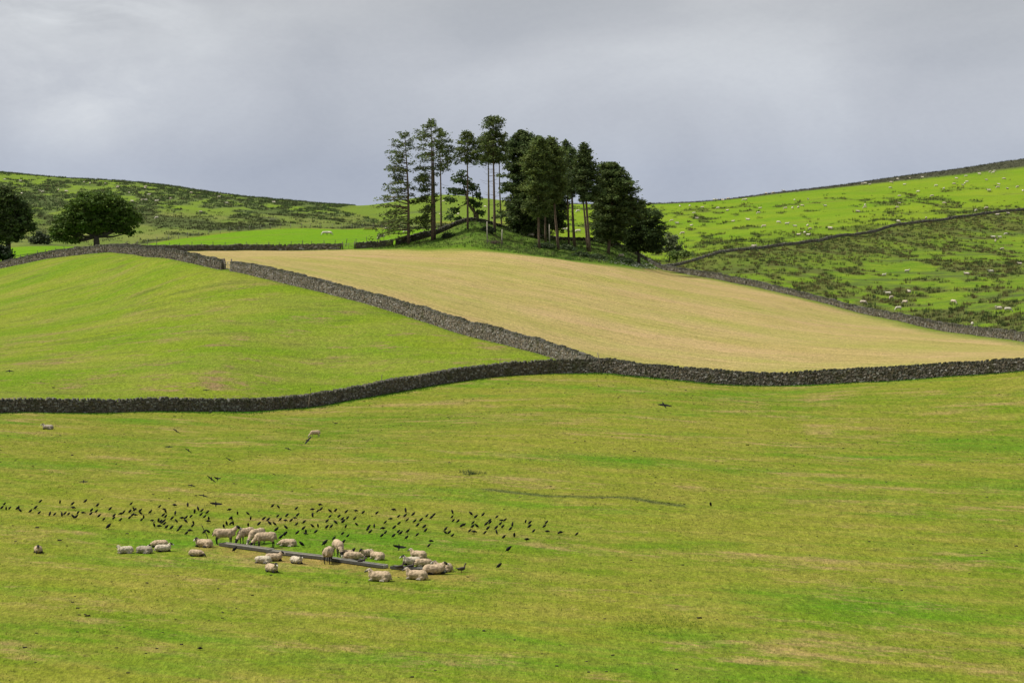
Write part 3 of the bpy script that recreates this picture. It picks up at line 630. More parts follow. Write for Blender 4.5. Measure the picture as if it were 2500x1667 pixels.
pine('thick-trunked pine with a dark crown just left of the tallest cap-topped pine', (1193, 543), (1191, 330), [(331, 8, 6), (345, 20, 12), (365, 28, 20), (385, 28, 20), (398, 14, 12)], 44, 5, 15, 6, 1, dead=34)
pine('tallest pine with a separate rounded top cap, centre of the knoll', (1208, 568), (1203, 288), [(288, 3, 3), (294, 12, 12), (306, 20, 18), (316, 22, 20), (322, 9, 9), (332, 16, 18), (345, 24, 27), (365, 28, 26), (385, 26, 24), (396, 12, 12)], 66, 4, 15, 6.5, 0, dead=30, up=.35)
pine('slim curved pine right of the tallest pine, with a narrow crown', (1228, 555), (1220, 330), [(330, 4, 8), (345, 6, 14), (365, 8, 14), (385, 8, 14), (394, 5, 8)], 26, 4, 14, 4.5, -4, dead=18)
# the crooked pine
def crooked():
    p0 = hit(1167, 541, 560, 640); k = p0.y / F; root = empty('crooked_pine', p0)
    P3 = lambda a, b, d=0.: Vector(((a - 1167) * k, d, (541 - b) * k))
    tw = [trunk_tubes([P3(1168, 545), P3(1165, 522), P3(1152, 505), P3(1143, 492), P3(1138, 472), P3(1132, 448), P3(1126, 425)], .38, .05),
          trunk_tubes([P3(1160, 545, .5), P3(1158, 515, .5), P3(1155, 480, .5), P3(1150, 455, .3)], .25, .04),
          ([P3(1142, 492), P3(1122, 500), P3(1104, 514)], [.14, .10, .04], 6), ([P3(1164, 518), P3(1178, 515), P3(1184, 522)], [.15, .1, .04], 6), ([P3(1138, 472), P3(1118, 470), P3(1098, 462)], [.13, .09, .04], 6)]
    tubes_mesh('trunk', tw, M_BARK, root, (.11, .08, .058))
    cz, cs, cc = [], [], []
    for (a, b, w, h, m_) in [(1126, 420, 9, 8, 6), (1118, 436, 16, 10, 12), (1140, 440, 14, 10, 10), (1108, 460, 18, 8, 12), (1130, 462, 18, 9, 12), (1155, 452, 14, 10, 10), (1165, 470, 10, 9, 7), (1102, 482, 10, 6, 6), (1150, 488, 14, 7, 7), (1108, 508, 12, 6, 8), (1098, 524, 9, 7, 7), (1120, 528, 8, 3, 4), (1172, 515, 12, 6, 7), (1170, 495, 10, 8, 6)]:
        for _ in range(m_ * 2):
            c = P3(a + random.gauss(0, w * .45), b + random.gauss(0, h * .45), random.gauss(0, w * .45 * k)); kk = 13; g_ = random.uniform(.6, 1.4)
            cz.append(rng.normal(size=(kk, 3)) * np.array([.38, .38, .18]) + np.array(c)); cs.append(rng.uniform(.25, .45, kk)); cc.append(np.tile(np.array((.064, .096, .034)) * g_, (kk, 1)))
    Vv, Fv, ct = leaves(np.concatenate(cz), np.concatenate(cs), np.concatenate(cc)); mesh_np('crown', Vv, Fv, M_LEAF, root, ct)
    tag(root, 'low crooked pine leaning left on the very top of the knoll', 'pine tree', 'tall pines on the knoll')
crooked()
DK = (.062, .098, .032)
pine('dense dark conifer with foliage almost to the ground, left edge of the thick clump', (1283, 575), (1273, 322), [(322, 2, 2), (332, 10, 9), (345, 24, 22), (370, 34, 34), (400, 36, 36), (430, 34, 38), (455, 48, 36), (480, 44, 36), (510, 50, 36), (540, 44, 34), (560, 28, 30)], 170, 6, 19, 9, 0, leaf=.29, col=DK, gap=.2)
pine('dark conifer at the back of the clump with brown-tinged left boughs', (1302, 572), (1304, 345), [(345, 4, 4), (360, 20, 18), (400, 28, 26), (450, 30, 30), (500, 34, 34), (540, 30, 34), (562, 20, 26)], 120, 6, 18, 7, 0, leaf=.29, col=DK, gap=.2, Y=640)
pine('green-topped pine on a straight trunk at the front of the dense clump', (1317, 608), (1315, 338), [(339, 6, 5), (350, 16, 16), (370, 26, 24), (400, 32, 26), (440, 30, 26), (470, 28, 26), (500, 30, 22), (525, 20, 14)], 105, 6, 17, 6, -3, col=(.084, .128, .036), gap=.2)
pine('slightly shorter straight pine in the middle of the dense clump', (1332, 592), (1328, 352), [(352, 4, 4), (370, 18, 18), (410, 24, 24), (450, 24, 24), (500, 22, 20), (520, 10, 12)], 80, 6, 17, 5, 0, col=(.072, .112, .034), gap=.2)
pine('pine on a pale trunk leaning left up into the dense clump', (1364, 611), (1345, 339), [(339, 5, 5), (350, 14, 14), (370, 22, 24), (400, 26, 28), (440, 24, 26), (470, 20, 18), (495, 14, 12)], 90, 6, 16, 6.5, -3, col=(.088, .128, .036), gap=.2)
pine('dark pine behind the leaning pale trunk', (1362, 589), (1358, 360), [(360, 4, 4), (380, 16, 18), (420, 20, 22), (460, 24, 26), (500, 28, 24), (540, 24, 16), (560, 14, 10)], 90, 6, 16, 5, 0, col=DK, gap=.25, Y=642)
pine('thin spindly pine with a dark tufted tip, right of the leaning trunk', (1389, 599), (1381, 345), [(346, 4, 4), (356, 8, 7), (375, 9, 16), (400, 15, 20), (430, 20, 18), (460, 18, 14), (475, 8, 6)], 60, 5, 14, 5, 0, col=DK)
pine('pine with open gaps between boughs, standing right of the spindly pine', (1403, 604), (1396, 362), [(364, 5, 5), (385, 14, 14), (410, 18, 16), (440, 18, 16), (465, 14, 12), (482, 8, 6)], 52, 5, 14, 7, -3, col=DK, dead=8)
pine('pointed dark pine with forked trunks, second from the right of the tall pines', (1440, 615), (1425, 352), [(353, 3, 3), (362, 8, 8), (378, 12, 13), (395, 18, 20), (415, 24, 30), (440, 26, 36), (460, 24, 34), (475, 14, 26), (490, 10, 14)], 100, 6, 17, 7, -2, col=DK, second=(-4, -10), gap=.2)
pine('broad round-topped pine at the right end of the tall pines', (1485, 620), (1496, 401), [(402, 8, 6), (412, 26, 14), (430, 32, 28), (455, 34, 40), (475, 32, 54), (495, 32, 66), (515, 28, 58), (535, 28, 44), (560, 30, 34), (575, 22, 22)], 165, 6, 19, 8, 2, col=(.072, .112, .034), leaf=.29, gap=.18)
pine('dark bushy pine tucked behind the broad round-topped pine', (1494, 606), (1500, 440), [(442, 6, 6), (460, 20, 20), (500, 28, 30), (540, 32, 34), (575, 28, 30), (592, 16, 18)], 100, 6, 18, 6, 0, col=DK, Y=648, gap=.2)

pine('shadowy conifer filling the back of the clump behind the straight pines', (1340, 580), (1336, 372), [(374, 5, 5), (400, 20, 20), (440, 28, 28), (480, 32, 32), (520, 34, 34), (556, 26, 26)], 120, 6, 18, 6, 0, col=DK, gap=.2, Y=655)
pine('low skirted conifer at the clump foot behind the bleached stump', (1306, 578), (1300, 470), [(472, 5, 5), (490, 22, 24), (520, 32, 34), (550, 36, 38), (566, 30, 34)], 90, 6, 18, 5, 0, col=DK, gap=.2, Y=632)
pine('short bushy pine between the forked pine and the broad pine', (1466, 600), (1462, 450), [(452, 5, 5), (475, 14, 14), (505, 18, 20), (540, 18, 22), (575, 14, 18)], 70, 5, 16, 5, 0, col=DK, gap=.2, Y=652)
def broadleaf(name, label, base, lobes, limbs, tr_w, leaf, col, Y=None, dens=1., cat='tree', grp=None, tcol=(.05, .042, .035), ymax=900, ymin=500, depth=.8):
    p0 = at(base[0], Y, base[1]) if Y else hit(base[0], base[1], ymin, ymax); base = (base[0], row_of((p0.z - CAMZ) / p0.y)); k = p0.y / F; root = empty(name, p0)
    P3 = lambda a, b, d=0.: Vector(((a - base[0]) * k, d, (base[1] - b) * k))
    fork = P3(*limbs[0]); tw = [([Vector((0, 0, -.4)), fork * .5, fork], [tr_w * k * .62, tr_w * k * .42, tr_w * k * .36], 10)]
    for (a, b, w, h) in lobes:
        d = random.uniform(-.5, .5) * w * k; e = P3(a, b + h * .2, d); m_ = fork.lerp(e, .5) + Vector((0, 0, -.06 * (e - fork).length)); l = tr_w * k
        tw.append(([fork, m_, e], [l * .22, l * .13, .03], 6))
        for _ in range(4):
            e2 = P3(a + random.uniform(-.8, .8) * w, b + random.uniform(-.7, .5) * h, d + random.uniform(-.7, .7) * w * k); tw.append(([m_.lerp(e, .6), m_.lerp(e2, .75), e2], [l * .08, l * .05, .02], 4))
    tubes_mesh('trunk', tw, M_BARK, root, tcol)
    cz, cs, cc = [], [], []
    for (a, b, w, h) in lobes:
        cl = int(w * h * .16 * dens) + 3; d0 = random.uniform(-.25, .25) * w
        for _ in range(cl):
            v = rng.normal(size=3); v /= np.linalg.norm(v); r_ = rng.uniform(.35, 1.0) ** .6 * (1 + .28 * rng.normal() * (rng.random() < .3))
            c = P3(a + v[0] * w * r_, b - v[2] * h * r_, (d0 + v[1] * w * depth * r_) * k); kk = 16; g_ = random.uniform(.6, 1.5)
            cz.append(rng.normal(size=(kk, 3)) * np.array([.5, .5, .24]) * leaf * 1.7 + np.array(c)); cs.append(rng.uniform(.6, 1.3, kk) * leaf)
            cc.append(np.tile(np.array(col) * g_ * (1 + np.array([.3, .1, -.1]) * random.random()), (kk, 1)))
    Vv, Fv, ct = leaves(np.concatenate(cz), np.concatenate(cs), np.concatenate(cc), 1.2); mesh_np('crown', Vv, Fv, M_LEAF, root, ct)
    return tag(root, label, cat, grp)
broadleaf('broadleaf_tree', 'wide spreading dark green tree on a short trunk behind the left wall', (237, 600),
  [(232, 492, 44, 26), (195, 512, 36, 26), (265, 500, 40, 26), (300, 512, 32, 24), (170, 538, 34, 24), (215, 535, 42, 28), (260, 535, 40, 28), (310, 540, 30, 22), (150, 563, 28, 18), (182, 566, 30, 18), (232, 556, 34, 16), (322, 528, 18, 16), (148, 582, 18, 8), (180, 588, 20, 7), (205, 480, 20, 10), (290, 560, 24, 12), (318, 566, 10, 10), (338, 532, 8, 8)], [(235, 578)], 18, .36, (.066, .115, .022), Y=610, dens=1.25)
broadleaf('broadleaf_tree', 'tall dark tree cut off by the left edge of the picture', (20, 612),
  [(10, 480, 34, 28), (38, 505, 34, 28), (60, 528, 20, 22), (0, 520, 40, 34), (40, 548, 38, 26), (74, 556, 14, 12), (-10, 565, 44, 30), (30, 575, 30, 18), (-40, 520, 50, 60)], [(20, 585)], 16, .42, (.062, .094, .032), Y=640, dens=1.05)
broadleaf('hawthorn_bush', 'dark bush at the left edge behind the low end of the left wall', (8, 640), [(0, 615, 22, 16), (18, 622, 16, 12), (-25, 612, 26, 18)], [(5, 632)], 6, .45, (.020, .036, .016), Y=585, cat='bush', grp='bushes around the fields')
broadleaf('hawthorn_bush', 'grey-green bushes between the two left-hand trees', (100, 598), [(96, 580, 14, 14), (112, 585, 12, 10), (84, 586, 12, 10)], [(98, 592)], 4, .5, (.040, .060, .030), Y=770, cat='bush', grp='bushes around the fields')
broadleaf('rounded_tree', 'small dense rounded dark tree at the right end of the pine clump', (1560, 634),
  [(1560, 512, 26, 20), (1585, 530, 30, 22), (1548, 542, 30, 24), (1600, 560, 26, 26), (1570, 568, 34, 26), (1540, 580, 26, 22), (1606, 592, 22, 20), (1575, 600, 34, 18), (1538, 606, 20, 10), (1602, 612, 18, 8)], [(1558, 606)], 8, .32, (.054, .092, .030), Y=628, dens=1.25)
broadleaf('willow_bush', 'pale grey-green bush just right of the rounded dark tree', (1635, 628), [(1636, 585, 18, 18), (1648, 600, 16, 14), (1628, 602, 14, 16), (1655, 612, 12, 8)], [(1636, 615)], 4, .4, (.12, .155, .085), Y=700, dens=.8, cat='bush', grp='bushes around the fields')
broadleaf('willow_bush', 'light green bush below the pale bush, beside the wall corner', (1650, 640), [(1650, 622, 20, 10), (1672, 618, 14, 9)], [(1652, 632)], 3, .4, (.11, .17, .045), Y=690, dens=.8, cat='bush', grp='bushes around the fields')
for lab, px, py, w, h in [('dark nettle bush on the knoll below the tallest pines', 1190, 566, 18, 8), ('dark low bush at the foot of the dense clump, left of the pale leaning trunk', 1330, 606, 22, 9), ('low grey-green bush at the clump foot, right of the pale leaning trunk', 1382, 610, 20, 8), ('low dark bush below the forked pine at the field edge', 1418, 627, 18, 8), ('long low bush between the forked pine and the broad pine', 1455, 632, 22, 7), ('small scrub bush on the left flank of the knoll below the slim pine', 1095, 580, 14, 8), ('small bush in the shade beneath the rounded dark tree', 1520, 640, 24, 7)]:
    broadleaf('low_bush', lab, (px, py), [(px, py - h * .5, w, h), (px + w * .5, py - h * .3, w * .6, h * .7), (px - w * .5, py - h * .35, w * .6, h * .7)], [(px, py - 2)], 2, .28, (.048, .075, .034), ymin=545, ymax=700, dens=2.2, cat='bush', grp='low bushes on the knoll')
# brush pile with two pale stakes
def brush():
    p0 = hit(1207, 596, 560, 640); tl = []
    for _ in range(130):
        a = random.uniform(0, 6.28); l = random.uniform(.7, 1.7); c = Vector((random.gauss(0, .75), random.gauss(0, .4), abs(random.gauss(.25, .25)))); d = Vector((math.cos(a), math.sin(a) * .5, random.uniform(-.3, .6))) * l * .5
        tl.append(([c - d, c + Vector((0, 0, .08)), c + d], [.03, .028, .012], 4))
    o = tubes_mesh('brush_pile', tl, M_WOOD, None, (.085, .065, .045), p0); tag(o, 'heap of cut brushwood between two pale stakes on the knoll', 'brush pile')
brush()
def pale(lab, a, b):
    p0 = hit(a[0], a[1], 540, 700); k = p0.y / F
    o = tubes_mesh('pale_stake', [([(0, 0, -.2), ((b[0] - a[0]) * k * .5, 0, (a[1] - b[1]) * k * .5), ((b[0] - a[0]) * k, 0, (a[1] - b[1]) * k)], [.14, .12, .09], 7)], M_WOOD, None, (.30, .28, .22), p0); tag(o, lab, 'stake', 'pale stakes on the knoll')
pale('pale stake at the left side of the brushwood heap', (1190, 595), (1189, 541)); pale('pale stake at the right side of the brushwood heap', (1225, 599), (1226, 560)); pale('bleached bare trunk stump inside the dense pine clump', (1342, 596), (1341, 548))
p0 = at(903, 842, 556); tl = []
for i in range(9): tl.append(([(i * .33 - 1.4, 0, 0), (i * .33 - 1.4 + .05, 0, random.uniform(.7, 1.2))], [.07, .05], 5))
tl += [([(-1.5, 0, .35), (1.4, 0, .4)], [.06, .06], 5), ([(-1.5, 0, .8), (1.4, 0, .7)], [.06, .06], 5), ([(-1.9, 0, 0), (-1.2, 0, .9)], [.06, .05], 5)]
tag(tubes_mesh('wooden_hurdle', tl, M_WOOD, None, (.13, .085, .055), p0), 'broken brown timber hurdle by the far meadow fence', 'hurdle')

# ------------------------------------------------------------------ rough vegetation (uncountable)
def scatter(n_, ylo, yhi, qlo, qhi, dens, power=2.):
    """area-uniform random points on the ground, kept with probability dens(X,Y)"""
    out = []
    Y = (rng.random(n_) * (yhi ** power - ylo ** power) + ylo ** power) ** (1 / power); q = rng.uniform(qlo, qhi, n_); X = (q - CX) / F * Y
    keep = rng.random(n_) < dens(X, Y); X, Y = X[keep], Y[keep]; return X, Y, ground(X, Y)
def rushes(name, label, n_, ylo, yhi, qlo, qhi, dens, hmean, rmean, nb, cols, wid=.09, cat='rushes'):
    X, Y, Z = scatter(n_, ylo, yhi, qlo, qhi, dens); m_ = len(X); B = np.stack([X, Y, Z], 1)
    ci = rng.integers(0, len(cols), m_); c = np.array(cols)[ci]
    Vv, Fv, cc = blades(B, hmean * rng.uniform(.6, 1.4, m_), rmean * rng.uniform(.5, 1.5, m_), nb, c, wid=wid)
    o = mesh_np(name, Vv, Fv, M_RUSH, None, cc); return tag(o, label, cat, kind='stuff')
RC = [(.062, .084, .024), (.074, .096, .028), (.105, .088, .034), (.052, .082, .028), (.12, .098, .040)]
def inp(pl): return lambda X, Y: (sdist(X, Y, pl) > 1.)
rushes('rush_tussocks', 'brown-green rush tussocks covering the lower right slope', 20000, 400, 1060, 1560, 2600, lambda X, Y: inp(PL_ROUGH)(X, Y) * (rushf(X, Y)[0] * .9 + .04), .62, .6, 18, RC)
rushes('rush_tussocks', 'dark rush tussocks dotted over the bright upper right hillside', 30000, 670, 1230, 1240, 2600, lambda X, Y: inp(PL_RHILL)(X, Y) * (rushf(X, Y)[1] * .55 + .006), .8, .7, 12, RC[:4])
rushes('heather_band', 'dark heather fringe along the right skyline', 16000, 1130, 1560, 1300, 2600, lambda X, Y: inp(PL_RHILL)(X, Y) * np.clip((Y - (1222 + (CX + F * X / Y - 1600) * .07)) / 25, 0, 1) * .8, .6, .9, 9, [(.045, .048, .026), (.052, .050, .035), (.035, .045, .02)], cat='heather')
rushes('moor_scrub', 'dark scrub and rushes covering the left hillside', 34000, 880, 1480, -150, 1000, lambda X, Y: inp(PL_MOOR)(X, Y) * np.clip(vegf(X, Y)[0] * .6 + .01, 0, 1), .75, .9, 12, [(.066, .095, .034), (.078, .108, .038), (.098, .100, .046), (.070, .112, .034)], wid=.16, cat='scrub')
rushes('bank_grass', 'coarse grass and bracken on the gullied bank behind the meadow', 9000, 800, 1010, -100, 1150, lambda X, Y: inp(PL_MOOR)(X, Y) * (vegf(X, Y)[1] + .06), .6, .9, 10, [(.055, .068, .024), (.075, .078, .03), (.045, .055, .022)], wid=.15, cat='coarse grass')
rushes('long_grass', 'long unmown grass on the knoll under the pines', 9000, 555, 680, 860, 1620, lambda X, Y: inp(PL_MOUND)(X, Y) * .75, .45, .5, 10, [(.055, .105, .015), (.075, .125, .02), (.10, .11, .04), (.045, .08, .02)], wid=.1, cat='grass')
def nearwall_d(X, Y): d = pldist(X, Y, poly(NEARW + NEARW2)); return (d < 2.0) * (d > .38) * .9
rushes('wall_foot_grass', 'lush uncut grass growing along the foot of the front wall', 60000, 245, 295, -80, 2600, nearwall_d, .20, .16, 6, [(.030, .095, .004), (.045, .12, .006), (.05, .09, .012)], wid=.10, cat='grass')
def fieldgrass(X, Y):
    d = sdist(X, Y, PL_TAN); e = sdist(X, Y, PL_MOUND); nw = pldist(X, Y, poly(NEARW + NEARW2)); return (d < 0) * (e < 0) * (nw > .8) * (.25 + .75 * (fbm(X / 4, Y / 6, 3, 88) > .5))
rushes('short_grass', 'short cropped grass tufts over the near pasture', 190000, 112, 290, -60, 2560, fieldgrass, .11, .09, 3, [(.085, .15, .008), (.14, .17, .018), (.22, .19, .036), (.05, .10, .006), (.26, .20, .06)], wid=.15, cat='grass')
X, Y, Z = scatter(2600, 575, 668, 1380, 1640, lambda X, Y: np.clip(1 - np.abs(sdist(X, Y, PL_TAN) + 2.0) / 3., 0, 1) * .5)
Vv, Fv, cc = blades(np.stack([X, Y, Z + .25], 1), np.full(len(X), .22), np.full(len(X), .25), 3, np.tile((.5, .5, .45), (len(X), 1)), .8, .35); tag(mesh_np('white_flowers', Vv, Fv, M_RUSH, None, cc), 'white wild flowers along the field edge under the rounded tree', 'wild flowers', kind='stuff')
# dung and soil clods
X, Y, Z = scatter(1500, 112, 285, -40, 2540, lambda X, Y: np.clip((fbm(X / 9, Y / 14, 3, 90) - .38) * 4, .05, 1))
V8 = []; c8 = []
for i in range(len(X)):
    s_ = random.uniform(.02, .06) * (1.6 if random.random() < .06 else 1)
    bx_ = np.array([(a * s_ * random.uniform(.7, 1.6), b * s_ * random.uniform(.7, 1.3), (c_ * .5 + .3) * s_ * random.uniform(.6, 1)) for a in (-1, 1) for c_ in (-1, 1) for b in (-1, 1)]); V8.append(bx_ + np.array([X[i], Y[i], Z[i]])); c8.append(np.array([.028, .022, .014]) * random.uniform(.6, 1.8))
Vv, Fv = boxes_to_mesh(V8); tag(mesh_np('soil_clods', Vv, Fv, M_SOIL, None, np.repeat(np.array(c8), 8, 0)), 'scattered dung and soil clods on the pasture', 'clods', kind='stuff')
# lone rush clump in the pasture and turf along the eroded line
def clump(name, label, px, py, w, h, m_, col, cat):
    p = hit(px, py); k = p.y / F; X = p.x + rng.normal(size=m_) * w * .45 * k; Y = p.y + rng.normal(size=m_) * .5; B = np.stack([X, Y, ground(X, Y)], 1) - np.array(p)
    Vv, Fv, cc = blades(B, np.full(m_, h * k), np.full(m_, .2), 12, np.tile(col, (m_, 1)) * rng.uniform(.6, 1.4, (m_, 1)), .6, .07); o = mesh_np(name, Vv, Fv, M_RUSH, None, cc, loc=p); return tag(o, label, cat)
clump('rush_clump', 'grey-green rush clump alone in the middle of the near pasture', 1150, 1157, 34, 11, 20, (.075, .105, .040), 'rush clump')
Xs = []; 
for (x1, y1), (x2, y2) in zip(strip, strip[1:]):
    for _ in range(120):
        t = random.random(); Xs.append((x1 + (x2 - x1) * t + random.gauss(0, .2), y1 + (y2 - y1) * t + random.choice((.5, -.35)) + random.gauss(0, .15)))
Xs = np.array(Xs); B = np.stack([Xs[:, 0], Xs[:, 1], ground(Xs[:, 0], Xs[:, 1])], 1)
Vv, Fv, cc = blades(B, rng.uniform(.06, .16, len(B)), np.full(len(B), .12), 6, np.tile((.05, .09, .012), (len(B), 1)), .5, .1); tag(mesh_np('ditch_grass', Vv, Fv, M_RUSH, None, cc), 'ragged turf fringing the thin eroded ditch line', 'grass', kind='stuff')
X, Y, Z = scatter(4000, 127, 137, 1440, 1830, lambda X, Y: np.clip(1 - ((CX + F * X / Y - 1610) / 130) ** 2 - ((Y - 132.5) / 4) ** 2, 0, 1) * .8)
Vv, Fv, cc = blades(np.stack([X, Y, Z], 1), rng.uniform(.08, .16, len(X)), np.full(len(X), .15), 6, np.tile((.035, .12, .005), (len(X), 1)), .5, .1); tag(mesh_np('lush_patch', Vv, Fv, M_RUSH, None, cc), 'lush bright green grass patch in the right foreground', 'grass', kind='stuff')

# ------------------------------------------------------------------ animals
def blob_mesh(name, prims, voxel, smooth_it=2, noise_amp=0., noise_sc=12.):
    """prims: list of (p0, p1, r0, r1, colour, flatten(x,y,z)); union by voxel remesh; colour from the nearest primitive"""
    bm = bmesh.new(); tags = []
    for p0, p1, r0, r1, col, fl in prims:
        p0, p1 = Vector(p0), Vector(p1); L_ = (p1 - p0).length; n_ = max(1, int(L_ / (min(r0, r1) * .35 + 1e-4)))
        for i in range(n_ + 1):
            t = i / n_; c = p0.lerp(p1, t); r = r0 + (r1 - r0) * t; tags.append((c, r, col))
            bmesh.ops.create_icosphere(bm, subdivisions=2, radius=1, matrix=Matrix.Translation(c) @ Matrix.Diagonal((r * fl[0], r * fl[1], r * fl[2], 1)))
            if n_ == 0: break
    me = bpy.data.meshes.new('tmp'); bm.to_mesh(me); bm.free(); ob = bpy.data.objects.new('tmp', me); COL.objects.link(ob)
    m_ = ob.modifiers.new('r', 'REMESH'); m_.mode = 'VOXEL'; m_.voxel_size = voxel; m_.use_smooth_shade = True
    if smooth_it: s_ = ob.modifiers.new('s', 'SMOOTH'); s_.iterations = smooth_it; s_.factor = .5
    dg = bpy.context.evaluated_depsgraph_get(); dg.update(); out = bpy.data.meshes.new_from_object(ob.evaluated_get(dg)); out.name = name
    bpy.data.objects.remove(ob); bpy.data.meshes.remove(me)
    n_ = len(out.vertices); co = np.empty(n_ * 3, np.float32); out.vertices.foreach_get('co', co); co = co.reshape(-1, 3)
    if noise_amp:
        nr = np.empty(n_ * 3, np.float32); out.vertices.foreach_get('normal', nr); nr = nr.reshape(-1, 3)
        a = np.array([mnoise.noise(Vector(c) * noise_sc) for c in co.tolist()]); co = co + nr * (a * noise_amp)[:, None]; out.vertices.foreach_set('co', co.astype(np.float32).ravel())
    ctr = np.array([tuple(t[0]) for t in tags]); rr = np.array([t[1] for t in tags]); cl = np.array([t[2] for t in tags], float)
    d = np.linalg.norm(co[:, None] - ctr[None], axis=2) - rr[None]; out_c = cl[d.argmin(1)]
    add_col(out, 'Col', out_c); out.update(); out.materials.clear(); return out
def limb(a, b, r0, r1, col, fl=(1, 1, 1)): return (a, b, r0, r1, col, fl)
BLK, WHT, MOT, CRM, TAN = (.012, .011, .011), (.50, .46, .38), (.13, .115, .10), (.45, .345, .23), (.30, .22, .14)
def head_prims(c, yaw, pitch, face, muz, ear):
    """c: poll position, yaw about z, pitch downward"""
    f = Vector((math.cos(yaw) * math.cos(pitch), math.sin(yaw) * math.cos(pitch), -math.sin(pitch))); s = Vector((-math.sin(yaw), math.cos(yaw), 0)); u = s.cross(f) * -1
    if u.z < 0 and pitch < 1.2: u = -u
    c = Vector(c); P_ = []
    P_.append(limb(c, c + f * .12, .085, .072, face)); P_.append(limb(c + f * .12, c + f * .235, .066, .048, muz)); P_.append(limb(c + f * .235, c + f * .265 - u * .01, .046, .040, BLK if muz == face else muz))
    P_.append(limb(c + f * .05 + u * .045, c + f * .16 + u * .02, .035, .03, face))
    for k in (-1, 1): e0 = c + s * k * .075 + u * .02; e1 = c + s * k * .19 + u * .0 - f * .03; P_.append(limb(e0, e1, .028, .018, ear, (1, 1, .8)))
    return P_
def sheep_mesh(pose, face=BLK, muz=WHT, leg=BLK, wool=CRM, vox=.028):
    """faces +X; returns (body mesh, fleece mesh)"""
    fl, bd = [], []
    if pose in ('stand', 'graze', 'rear'):
        fl += [limb((-.36, 0, .60), (.30, 0, .60), .235, .225, wool, (1, .95, 1.05)), limb((-.42, 0, .66), (-.30, 0, .64), .19, .22, wool), limb((.30, 0, .60), (.40, 0, .58), .20, .17, wool)]
        bd += [limb((-.38, 0, .60), (.34, 0, .58), .18, .16, wool)]
        for x, y, sg in ((.33, .12, 1), (.27, -.12, 1)): 
            bd += [limb((x, y, .50), (x + .01, y, .27), .075, .038, leg if leg != BLK else MOT), limb((x + .01, y, .27), (x - .005, y, .05), .034, .026, leg), limb((x - .005, y, .045), (x + .035, y, .025), .032, .026, BLK)]; fl += [limb((x, y, .52), (x, y, .38), .10, .065, wool)]
        for x, y in ((-.40, .12), (-.34, -.12)):
            bd += [limb((x, y, .52), (x + .03, y, .40), .11, .075, wool), limb((x + .03, y, .40), (x - .07, y, .29), .06, .038, leg), limb((x - .07, y, .29), (x - .05, y, .05), .034, .027, leg), limb((x - .05, y, .045), (x - .01, y, .025), .032, .026, BLK)]; fl += [limb((x, y, .56), (x + .02, y, .42), .145, .09, wool)]
        fl += [limb((-.56, 0, .66), (-.62, 0, .45), .05, .035, wool)]
        bd += [limb((-.54, 0, .64), (-.60, 0, .46), .035, .022, wool)]
    if pose == 'stand':
        fl += [limb((.38, 0, .66), (.60, 0, .86), .165, .105, wool)]; bd += [limb((.35, 0, .66), (.64, 0, .90), .11, .08, wool)]; bd += head_prims((.66, 0, .93), 0, .55, face, muz, face)
    elif pose in ('graze', 'rear'):
        fl += [limb((.38, 0, .60), (.60, 0, .36), .165, .105, wool)]; bd += [limb((.35, 0, .6), (.66, 0, .30), .11, .08, wool)]; bd += head_prims((.67, 0, .28), 0, 1.05, face, muz, face)
    elif pose.startswith('lie'):
        fl += [limb((-.32, 0, .26), (.26, 0, .27), .275, .245, wool, (1, 1.08, .98)), limb((-.40, 0, .22), (-.30, .02, .22), .20, .22, wool), limb((.28, 0, .27), (.40, 0, .29), .19, .17, wool), limb((-.1, .10, .14), (-.34, .20, .12), .13, .13, wool)]
        bd += [limb((-.34, 0, .22), (.34, 0, .24), .18, .16, wool)]
        # folded legs
        for y in (.14, -.13): bd += [limb((.32, y, .14), (.50, y, .07), .07, .045, leg), limb((.50, y, .065), (.34, y * 1.05, .04), .034, .03, leg)]
        bd += [limb((-.30, .22, .12), (-.08, .30, .06), .08, .045, leg), limb((-.08, .30, .055), (-.28, .33, .04), .034, .028, leg), limb((-.30, -.22, .10), (-.12, -.27, .06), .07, .045, leg)]
        fl += [limb((-.50, 0, .25), (-.62, 0, .10), .06, .04, wool)]; bd += [limb((-.46, 0, .24), (-.58, 0, .12), .04, .025, wool)]
        if pose == 'lie_up': nk = (.49, 0, .52); hd = ((.51, 0, .57), 0, .42)
        elif pose == 'lie_l': nk = (.46, .05, .49); hd = ((.48, .07, .54), 1.3, .5)
        elif pose == 'lie_r': nk = (.46, -.05, .49); hd = ((.48, -.07, .54), -1.3, .5)
        elif pose == 'lie_down': nk = (.56, -.02, .22); hd = ((.60, -.03, .19), -.5, .35)
        elif pose == 'lie_tuck': nk = (.44, -.20, .30); hd = ((.42, -.24, .28), -2.6, .5)
        fl += [limb((.38, 0, .30), nk, .17, .115, wool)]; bd += [limb((.36, 0, .30), hd[0], .10, .078, wool)]; bd += head_prims(*hd, face, muz, face)
    a = blob_mesh('body', bd, vox * .8, 1); b = blob_mesh('fleece', fl, vox, 2, .022, 9.)
    a.materials.append(M_BODY); b.materials.append(M_FLEECE); return a, b
_sm = {}
FACES = {'k': (BLK, BLK, BLK), 'b': (BLK, WHT, BLK), 'm': (MOT, WHT, MOT), 'w': ((.30, .26, .20), (.10, .09, .08), (.30, .26, .20))}
WOOLS = {'c': CRM, 'l': (.52, .45, .34), 'g': (.33, .28, .22), 't': (.33, .255, .165)}
